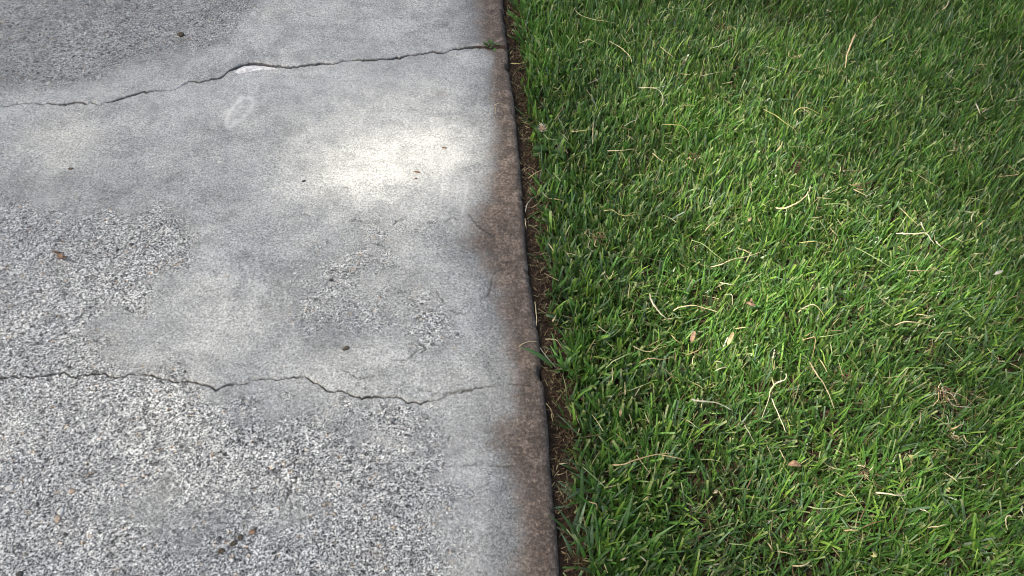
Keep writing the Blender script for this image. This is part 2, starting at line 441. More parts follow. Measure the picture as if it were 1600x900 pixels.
    for h in HAIR_W:
        hd = seg_dist(x + 0.010 * (fbm(x, y, 70, 4, 24, 0.6) - 0.5), y + 0.010 * (fbm(x, y, 70, 4, 25, 0.6) - 0.5), h)
        k = sstep(0.0021, 0.0006, hd) * sstep(0.30, 0.55, fbm(x, y, 40, 3, 26))
        groove = np.maximum(groove, 0.62 * k); dip = np.maximum(dip, 0.0014 * k)
    return agg, np.clip(stain, 0, 1), np.clip(pale, 0, 1), np.clip(tone, 0, 1), groove, dip

R_NOSE = 0.011
D_COLS = np.concatenate([[0.0, 0.0], R_NOSE * (1 - np.cos(np.linspace(0.12, 1, 7) * math.pi / 2)), np.arange(R_NOSE + 0.0018, 1.16, 0.0019), 1.16 + np.cumsum(np.geomspace(0.003, 0.12, 46))])
D_COLS = D_COLS[np.concatenate([[True], np.diff(D_COLS) > -1])]

def slab_piece(low, high, rows, glow, ghigh, seed):
    """rows: fractions from the lower to the upper border"""
    d = D_COLS[None, :]
    yl = low(D_COLS) if low else np.full(len(D_COLS), -1.6)
    yh = high(D_COLS) if high else np.full(len(D_COLS), 5.0)
    jag = lambda s: 0.0030 * (fbm(D_COLS, D_COLS * 0 + s, 160, 4, 40 + s, 0.6) - 0.5) * np.clip(D_COLS / 0.03, 0.1, 1)
    jm = lambda s: 0.016 * (fbm(D_COLS, D_COLS * 0 + s, 55, 4, 70 + s, 0.6) - 0.5) * np.clip(D_COLS / 0.05, 0, 1)
    if low: yl = yl + glow(D_COLS) / 2 + jag(seed) + jm(glow is g2)
    if high: yh = yh - ghigh(D_COLS) / 2 + jag(seed + 1) + jm(ghigh is g2)
    t = rows[:, None]
    y = yl[None, :] * (1 - t) + yh[None, :] * t
    x = edge_x(y) - d
    D = np.broadcast_to(d, y.shape)
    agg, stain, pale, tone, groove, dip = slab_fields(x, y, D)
    z = 0.0035 * (fbm(x, y, 6, 3, 50) - 0.5) + 0.0012 * (fbm(x, y, 60, 3, 51) - 0.5) - dip
    z = z + 0.0006 * (fbm(x, y, 300, 2, 52) - 0.5) - 0.0010 * sstep(0.4, 0.8, agg)
    # rounded nose on the lawn side, a little uneven
    rr = R_NOSE * (0.9 + 0.5 * fbm(x, y, 25, 3, 53))
    dd = np.clip(D, 0, rr)
    z = z - (rr - np.sqrt(np.maximum(rr * rr - (rr - dd) ** 2, 0)))
    nick = sstep(0.56, 0.74, fbm(x * 0, y, 21, 4, 55, 0.6))
    z = z - 0.006 * nick * sstep(0.011, 0.001, D + 0.006 * (fbm(x, y, 120, 3, 56) - 0.5))
    z[:, 0] = -0.12
    x = x - 0.004 * nick * np.exp(-D / 0.006) + 0.004 * (fbm(x * 0, y, 12, 5, 54, 0.6) - 0.5) * np.exp(-D / 0.03)
    # broken lips beside the cracks
    for border, on in ((yl, low), (yh, high)):
        if not on: continue
        q = np.abs(y - border[None, :])
        wl = 0.0018 + 0.011 * np.clip(fbm(x, y * 0, 35, 4, 60 + seed) - 0.45, 0, 1) * 2
        k = sstep(1, 0, q / wl)
        amt = 0.45 if (on is c1) else 0.25
        if on is c2: k = k * sstep(0.04, 0.12, D)
        z = np.where(D > 0, z - 0.0035 * k * k, z)
        pale = np.clip(pale + amt * k * sstep(0.02, 0.1, D), 0, 1)
        fade = sstep(0.045, 0.12, D) if on is c2 else 1.0
        groove = np.maximum(groove, 0.75 * fade * sstep(0.0014, 0.0, q) * (D > 0))
    nr, nc = y.shape
    V = np.stack([x, y, z], -1)
    def wall(row, zz):
        w = V[row:row + 1].copy(); w[..., 2] = zz; return w
    V = np.concatenate([wall(0, -0.12), V, wall(nr - 1, -0.12)], 0)
    pad = lambda a, v: np.concatenate([np.full((1, nc), v), a, np.full((1, nc), v)], 0)
    me = np_mesh('slab', V.reshape(-1, 3), grid_quads(nr + 2, nc, True))
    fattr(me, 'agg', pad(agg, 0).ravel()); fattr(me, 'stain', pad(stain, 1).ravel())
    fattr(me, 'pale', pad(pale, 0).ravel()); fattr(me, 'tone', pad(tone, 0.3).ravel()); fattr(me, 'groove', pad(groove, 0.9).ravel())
    return me

def rows_for(y0, y1, view0, view1, a, b):
    """fine rows inside the stretch in view, coarse beyond"""
    out = [y0]; y = y0
    while y < y1:
        if y < view0: s = max(0.002, min(0.1, (view0 - y) * 0.12))
        elif y > view1: s = max(0.003, min(0.2, (y - view1) * 0.12))
        else: s = a + (b - a) * (y - view0) / (view1 - view0)
        y += s; out.append(min(y, y1))
    out = np.array(out)
    out = (out - y0) / (y1 - y0)
    # extra rows right at the borders for the broken lips
    w = 1.0 / (y1 - y0)
    ex = np.array([0.0005, 0.0011, 0.0019]) * w
    return np.unique(np.round(np.concatenate([out, ex, 1 - ex]), 7))

ym1 = float(np.mean(c1(np.linspace(0, 1.1, 30)))); ym2 = float(np.mean(c2(np.linspace(0, 0.8, 30))))
driveway = tag(link('driveway', None), kind='structure')
s_near = link('slab', slab_piece(None, c2, rows_for(-1.6, ym2, 0.26, ym2, 0.0014, 0.0017), None, g2, 1), M['concrete'], driveway)
s_mid = link('slab', slab_piece(c2, c1, rows_for(ym2, ym1, -9, 99, 0.0, 0.0) if False else rows_for(ym2, ym1, ym2, ym1, 0.0017, 0.0024), g2, g1, 3), M['concrete'], driveway)
s_far = link('slab', slab_piece(c1, None, rows_for(ym1, 5.0, ym1, 1.78, 0.0024, 0.0028), g1, None, 5), M['concrete'], driveway)

# earth washed into the upper crack
dd = np.arange(0.004, 1.5, 0.003)
yc = c1(dd); ww = g1(dd) / 2 + 0.012
t = np.linspace(-1, 1, 9)
Y = yc[:, None] + ww[:, None] * t[None, :]
X = edge_x(Y) - dd[:, None]
Z = -0.009 + 0.008 * (fbm(X, Y, 130, 4, 91) - 0.5) + (0.0105 * sstep(0.10, 0.03, dd))[:, None] - 0.004 * sstep(0.0, 0.9, np.abs(t))[None, :]
link('crack_soil', np_mesh('crack_soil', np.stack([X, Y, Z], -1).reshape(-1, 3), grid_quads(len(dd), 9)), M['soil'], driveway)

def flake(px_line, z, thick, seed, jitter=0.0012):
    p = pts(px_line, z); c = p.mean(0)
    n = len(p); V = []
    r = np.random.default_rng(seed)
    for k, (f, dz) in enumerate(((1.0, -thick), (1.0, -thick * 0.35), (0.86, 0.0), (0.45, thick * 0.18))):
        for q in p:
            V.append(c + (q - c) * f + np.array([r.normal(0, jitter), r.normal(0, jitter), dz + r.normal(0, thick * 0.12)]))
    V.append(c + np.array([0, 0, thick * 0.2]))
    Q = []; T = []
    for k in range(3):
        for i in range(n):
            j = (i + 1) % n
            Q.append((k * n + i, k * n + j, (k + 1) * n + j, (k + 1) * n + i))
    for i in range(n): T.append((3 * n + i, 3 * n + (i + 1) % n, 4 * n))
    V = np.array(V) - c
    me = np_mesh('flake', V, Q, T, False)
    return me, c

me, c = flake([(364, 113), (370, 107), (382, 103), (398, 100.5), (414, 102), (430, 105), (432, 108), (416, 109), (400, 111), (384, 113), (372, 116)], 0.0012, 0.006, 5)
link('chip', me, M['chip'], driveway, c)
me, c = flake([(428, 103), (440, 102), (455, 103.5), (470, 104.5), (458, 106), (440, 106)], -0.004, 0.004, 6)
link('chip', me, M['concrete'], driveway, c)

def stone_mesh(seed, sx, sy, sz, n=7):
    r = np.random.default_rng(seed); V = [(0, 0, sz)]; rings = [(0.55, 0.78), (0.95, 0.2), (0.9, -0.5)]
    rad = 1 + r.normal(0, 0.13, n)
    for f, zz in rings:
        for i in range(n):
            a = 2 * math.pi * i / n
            V.append((sx * f * rad[i] * math.cos(a) + r.normal(0, sx * 0.06), sy * f * rad[i] * math.sin(a), sz * zz + r.normal(0, sz * 0.08)))
    T = [(0, 1 + i, 1 + (i + 1) % n) for i in range(n)]
    Q = [(1 + k * n + i, 1 + (k + 1) * n + i, 1 + (k + 1) * n + (i + 1) % n, 1 + k * n + (i + 1) % n) for k in range(2) for i in range(n)]
    return np_mesh('stone', V, Q, T, True)

# larger stones showing in the worn surface
for k, (px, py, s, m) in enumerate([(24, 524, 4.2, 'stone_white'), (132, 542, 4.0, 'stone_white'), (196, 559, 4.6, 'stone_white'), (112, 767, 4.2, 'stone_tan'), (89, 811, 5.0, 'stone_tan'), (15, 762, 5.5, 'stone_white'), (95, 798, 5.0, 'stone_white'), (147, 756, 3.6, 'stone_white'), (200, 749, 3.2, 'stone_white'), (58, 787, 3.4, 'stone_dark'), (30, 896, 4.4, 'stone_dark'), (183, 390, 3.6, 'stone_dark'), (205, 381, 3.8, 'stone_dark'), (160, 635, 4.6, 'stone_grey'), (108, 573, 4.0, 'stone_dark'), (12, 560, 3.4, 'stone_white'), (427, 727, 3.8, 'stone_white'), (699, 855, 3.0, 'stone_white'), (625, 610, 3.0, 'stone_grey'), (102, 835, 3.2, 'stone_dark')]):
    p = at(px, py)
    par = s_near if p[1] < ym2 else s_mid
    s *= 0.001
    link('stone', stone_mesh(200 + k, s * 1.15, s * 0.85, s * 0.35), M[m], par, (p[0], p[1], -0.0012)).rotation_euler[2] = k * 1.3

# ------------------------------------------------------------------ lawn soil
SOIL_Z = -0.034
def soil_z(x, y):
    q = x - edge_x(y)
    return SOIL_Z + 0.014 * (fbm(x, y, 9, 3, 100) - 0.5) + 0.007 * (fbm(x, y, 60, 3, 101) - 0.5) + 0.013 * np.exp(-(q / 0.03) ** 2)
ys = np.concatenate([np.arange(-1.6, 0.2, 0.05), np.arange(0.2, 1.85, 0.006), np.arange(1.85, 5.0, 0.06)])
qs = np.concatenate([np.arange(-0.002, 0.10, 0.003), np.arange(0.10, 0.3, 0.01), np.arange(0.3, 4.0, 0.05)])
Y = np.broadcast_to(ys[:, None], (len(ys), len(qs))); X = edge_x(Y) + qs[None, :]
sm = np_mesh('lawn_soil', np.stack([X, Y, soil_z(X, Y) + 0.004 * (fbm(X, Y, 160, 3, 103) - 0.5)], -1).reshape(-1, 3), grid_quads(len(ys), len(qs)))
tag(link('lawn_soil', sm, M['soil']), kind='structure')

# ------------------------------------------------------------------ grass blades
def ribbons(root, head, lean, bend, length, width, tint, nseg=3, fold=False, tipw=0.12, twist=None, base_tint=None, tip_tint=None, power=1.6):
    n = len(root)
    s = np.linspace(0, 1, nseg + 1)
    P = np.zeros((n, nseg + 1, 3)); P[:, 0] = root
    T = np.zeros((n, nseg + 1, 3))
    hx, hy = np.cos(head), np.sin(head)
    for k in range(nseg + 1):
        th = lean + bend * s[k] ** 1.3
        T[:, k] = np.stack([hx * np.sin(th), hy * np.sin(th), np.cos(th)], -1)
        if k: P[:, k] = P[:, k - 1] + 0.5 * (T[:, k] + T[:, k - 1]) * (length / nseg)[:, None]
    side = np.stack([-hy, hx, np.zeros(n)], -1)
    tw = np.zeros(n) if twist is None else twist
    tipw = np.broadcast_to(tipw, (n,))
    nac = 3 if fold else 2
    V = np.zeros((n, nseg + 1, nac, 3))
    C = np.zeros((n, nseg + 1, nac, 3))
    for k in range(nseg + 1):
        nrm = np.cross(T[:, k], side)
        a = tw * (0.3 + 0.7 * s[k])
        W = side * np.cos(a)[:, None] + nrm * np.sin(a)[:, None]
        N = np.cross(W, T[:, k])
        w = width * np.maximum(tipw, (1 - s[k] ** power)) * (0.72 + 0.28 * min(1, s[k] * 4)) * 0.5
        if fold:
            V[:, k, 0] = P[:, k] - W * w[:, None] + N * (w * 0.45)[:, None]; V[:, k, 1] = P[:, k]; V[:, k, 2] = P[:, k] + W * w[:, None] + N * (w * 0.45)[:, None]
        else:
            V[:, k, 0] = P[:, k] - W * w[:, None]; V[:, k, 1] = P[:, k] + W * w[:, None]
        c = tint
        if base_tint is not None: c = c + (base_tint - c) * max(0, 1 - s[k] * 3.2) * 0.8
        if tip_tint is not None and k == nseg: c = tip_tint
        C[:, k] = c[:, None, :]
    base = np.arange(n * (nseg + 1) * nac).reshape(n, nseg + 1, nac)
    Q = np.stack([base[:, :-1, :-1], base[:, :-1, 1:], base[:, 1:, 1:], base[:, 1:, :-1]], -1).reshape(-1, 4)
    return V.reshape(-1, 3), Q, C.reshape(-1, 3)

def merge(parts):
    V = []; Q = []; C = []; o = 0
    for v, q, c in parts:
        V.append(v); Q.append(q + o); C.append(c); o += len(v)
    return np.concatenate(V), np.concatenate(Q), np.concatenate(C)

DARK = np.array([0.050, 0.112, 0.034]); MIDG = np.array([0.092, 0.222, 0.044]); YELL = np.array([0.200, 0.325, 0.060]); BLUE = np.array([0.095, 0.160, 0.090])
STRAW = np.array([0.42, 0.36, 0.20]); BROWN = np.array([0.10, 0.066, 0.040])

def in_view(x, y, m=0.06):
    dz = y * math.cos(PITCH) + (CAM_H) * math.sin(PITCH)
    v = (y * math.sin(PITCH) - CAM_H * math.cos(PITCH)) / dz
    u = x / dz
    return (np.abs(u) < 800 / F_PX + m) & (np.abs(v) < 450 / F_PX + m)

def lawn(n, q0, y0, y1, view, kind, lenf=1.0, widf=1.0):
    q = q0 + rng.random(n) * (2.3 if view else 2.9)
    y = y0 + rng.random(n) * (y1 - y0)
    x = edge_x(y) + q
    iv = in_view(x, y, 0.05 + 0.16 * rng.random(n))
    keep = iv if view else ~iv
    # thin border beside the bare strip, and thin spots
    border = 0.009 + 0.020 * fbm(x, y, 18, 3, 120)
    dens = sstep(0.0, 0.045, q - border) * (-0.05 + 1.7 * fbm(x, y, 42, 3, 121))
    keep &= rng.random(n) < dens
    x, y, q = x[keep], y[keep], q[keep]; n = len(x)
    z = soil_z(x, y) - 0.001
    f1 = fbm(x, y, 7, 3, 130); f2 = fbm(x, y, 30, 3, 131)
    head = 2 * math.pi * (fbm(x, y, 9, 2, 132) * 1.6 + 0.5 * fbm(x, y, 55, 2, 133)) + rng.normal(0, 1.5, n)
    lean = np.abs(rng.normal(0.22, 0.28, n)) + 0.25 * (f2 - 0.4)
    bend = rng.normal(0.30, 0.40, n)
    flop = rng.random(n) < 0.13
    lean = np.where(flop, rng.uniform(0.8, 1.35, n), lean); bend = np.where(flop, rng.uniform(0.0, 0.5, n), bend)
    edgy = np.exp(-((q - 0.03) / 0.12) ** 2)
    L = lenf * (0.034 + 0.022 * rng.random(n) + 0.014 * (f1 - 0.5)) * np.where(rng.random(n) < 0.3, 0.65, 1.0)
    W = widf * rng.uniform(0.0027, 0.0052, n) * (1 + 0.35 * edgy)
    a = rng.random(n)
    t1 = np.clip(f1 * 1.4 - 0.25 + rng.normal(0, 0.22, n), 0, 1)[:, None]
    tint = DARK * (1 - t1) + MIDG * t1
    tint = np.where((a < 0.26)[:, None], MIDG + (YELL - MIDG) * rng.random((n, 1)), tint)
    tint = np.where(((a > 0.80) & (a < 0.80 + 0.12))[:, None], BLUE * rng.uniform(0.7, 1.3, (n, 1)), tint)
    tint = np.where((a > 0.972)[:, None], STRAW * rng.uniform(0.5, 1.1, (n, 1)), tint)
    tint = tint * rng.uniform(0.62, 1.45, (n, 1))
    base = np.array([0.16, 0.20, 0.075]) * rng.uniform(0.5, 1.2, (n, 1))
    cut = rng.random(n) < 0.52
    tip = np.where((cut & (rng.random(n) < 0.5))[:, None], np.array([0.28, 0.31, 0.14]), tint)
    tipw = np.where(cut, rng.uniform(0.25, 0.6, n), 0.05)
    root = np.stack([x, y, z], -1)
    tw = rng.normal(0, 0.9, n)
    wide = rng.random(n) < (0.14 + 0.46 * edgy)
    W = np.where(wide, W * rng.uniform(1.15, 1.7, n), W)
    W = np.where(a > 0.972, W * 0.45, W)
    res = []
    for sel, fold, seg in ((~wide, False, 3 if view else 2), (wide, view, 4 if view else 2)):
        if sel.sum() == 0: continue
        res.append(ribbons(root[sel], head[sel], lean[sel], bend[sel], L[sel], W[sel], tint[sel], seg, fold, tipw[sel], tw[sel], base[sel], tip[sel]))
    return res

parts = lawn(300000, 0.0, 0.0, 2.2, True, 0) + lawn(270000, 0.0, -0.7, 3.6, False, 0, 1.0, 1.35)
V, Q, C = merge(parts)
gme = np_mesh('lawn_grass', V, Q); cattr(gme, 'tint', C)
print('grass quads', len(Q))
tag(link('lawn_grass', gme, M['blade']), 'short mown green lawn grass beside the concrete driveway', 'grass', kind='stuff')

# dry thatch lying between the blades
def bits(n, q, y, zlo, zhi, lmin, lmax, wmin, wmax, cols, flat=1.2):
    x = edge_x(y) + q
    z = soil_z(x, y) + rng.uniform(zlo, zhi, n)
    head = rng.uniform(0, 2 * math.pi, n)
    lean = np.clip(rng.normal(flat, 0.25, n), 0.2, 1.75)
    k = rng.integers(0, len(cols), n)
    tint = np.array(cols)[k] * rng.uniform(0.55, 1.15, (n, 1))
    return ribbons(np.stack([x, y, z], -1), head, lean, rng.normal(0.1, 0.5, n), rng.uniform(lmin, lmax, n), rng.uniform(wmin, wmax, n), tint, 3, False, 0.4, rng.normal(0, 0.8, n), power=2.5)
n = 10000
y = rng.uniform(0.2, 2.0, n)
th = bits(n, 0.03 + rng.random(n) * 1.5, y, 0.0, 0.026, 0.012, 0.04, 0.0007, 0.0016, [STRAW * 0.8, STRAW * 0.6, BROWN * 1.6, STRAW * 0.5, BROWN])
n = 550
y = rng.uniform(0.25, 1.9, n)
th2 = bits(n, 0.04 + rng.random(n) * 1.4, y, 0.028, 0.046, 0.012, 0.032, 0.0009, 0.0019, [STRAW, STRAW * 1.25, STRAW * 0.8, np.array([0.36, 0.38, 0.2])])
V, Q, C = merge([th, th2])
tme = np_mesh('dry_thatch', V, Q); cattr(tme, 'tint', C)
tag(link('dry_thatch', tme, M['litter']), 'thin dry straw bits scattered among the lawn blades', 'thatch', kind='stuff')

n = 5000
y = rng.uniform(0.2, 2.0, n)
lt = bits(n, 0.003 + np.abs(rng.normal(0.022, 0.016, n)), y, 0.001, 0.012, 0.004, 0.017, 0.0006, 0.0018, [STRAW * 0.4, BROWN * 1.2, BROWN * 1.6, BROWN * 0.8, STRAW * 0.75, BROWN * 0.5, BROWN * 0.6], 1.4)
lme = np_mesh('soil_litter', lt[0], lt[1]); cattr(lme, 'tint', lt[2])
tag(link('soil_litter', lme, M['litter']), 'brown plant litter on the bare soil strip beside the slab', 'litter', kind='stuff')

# ------------------------------------------------------------------ dry stems and straws, each its own thing
REG = {'A': (780, 0), 'B': (1190, 0), 'C': (780, 225), 'D': (1190, 225), 'E': (780, 450), 'F': (1190, 450), 'G': (780, 675), 'H': (1190, 675)}
K = 410.0 / 1600.0
def smooth_line(p, sub=4):
    p = np.asarray(p, float); n = len(p); out = []
    for i in range(n - 1):
        p0, p1, p2, p3 = p[max(i - 1, 0)], p[i], p[i + 1], p[min(i + 2, n - 1)]
        for t in np.linspace(0, 1, sub, endpoint=False):
            out.append(0.5 * (2 * p1 + (p2 - p0) * t + (2 * p0 - 5 * p1 + 4 * p2 - p3) * t * t + (3 * p1 - p0 - 3 * p2 + p3) * t ** 3))
    out.append(p[-1]); return np.array(out)

def tube(line, w, seed, flat=0.55, sides=6, taper=0.35):
    r = np.random.default_rng(seed); n = len(line)
    T = np.gradient(line, axis=0); T /= np.linalg.norm(T, axis=1)[:, None] + 1e-9
    up = np.array([0.0, 0.25 * r.normal(), 1.0]); taper = taper + r.uniform(0.05, 0.5); line = line + np.concatenate([np.zeros((1, 3)), r.normal(0, w * 0.10, (n - 1, 3))])
    S = np.cross(T, up); S /= np.linalg.norm(S, axis=1)[:, None] + 1e-9
    U = np.cross(S, T)
    s = np.linspace(0, 1, n)
    rad = w * 0.5 * (1 - taper * s) * (1 + r.normal(0, 0.10, n)) * np.where((s < 0.02) | (s > 0.98), 0.55, 1)
    for q in r.uniform(0.15, 0.85, 1 + (n > 14)): rad *= 1 + 0.35 * np.exp(-((s - q) / 0.02) ** 2)
    V = []
    for k in range(sides):
        a = 2 * math.pi * k / sides
        V.append(line + S * (rad * math.cos(a))[:, None] + U * (rad * flat * math.sin(a))[:, None])
    V = np.stack(V, 1)
    i = np.arange(n * sides).reshape(n, sides)
    j = np.roll(i, -1, 1)
    Q = np.stack([i[:-1], j[:-1], j[1:], i[1:]], -1).reshape(-1, 4)
    T3 = [(i[0, 0], i[0, k + 1], i[0, k]) for k in range(1, sides - 1)] + [(i[-1, 0], i[-1, k], i[-1, k + 1]) for k in range(1, sides - 1)]
    return V.reshape(-1, 3), Q, np.array(T3)

ZT = 0.014
_seed = [500]
def stem_line(reg, pp, z=ZT, arch=0.004):
    _seed[0] += 1
    r = np.random.default_rng(_seed[0])
    ox, oy = REG[reg] if isinstance(reg, str) else reg
    n = len(pp); s = np.linspace(0, 1, n)
    z = z + (0.004 if reg in ('A', 'B', 'C', 'D') and z >= ZT else 0.0)
    zz = z + arch * np.sin(math.pi * s) + r.normal(0, 0.0012, n) - 0.004 * (np.abs(s - 0.5) * 2) ** 4
    return smooth_line([at(ox + a * K, oy + b * K, q) for (a, b), q in zip(pp, zz)])

def stem(reg, pp, w, colour, label, z=ZT, arch=0.004, extra=(), cat='dry stem', name='dry_stem', group='dry stems lying on the lawn', flat=0.38):
    V = []; Q = []; T = []; o = 0
    lines = [stem_line(reg, pp, z, arch)] + [stem_line(reg, e, z, arch) for e in extra]
    root = lines[0][0].copy()
    for k, l in enumerate(lines):
        v, q, t = tube(l - root, (w * 0.80 if w > 3.5 else w * 0.68) * 0.001 * (1 if k == 0 else 0.8), _seed[0] + k, flat)
        V.append(v); Q.append(q + o); T.append(t + o); o += len(v)
    me = np_mesh(name, np.concatenate(V), np.concatenate(Q), np.concatenate(T))
    return tag(link(name, me, M[colour], None, root), label, cat, group)

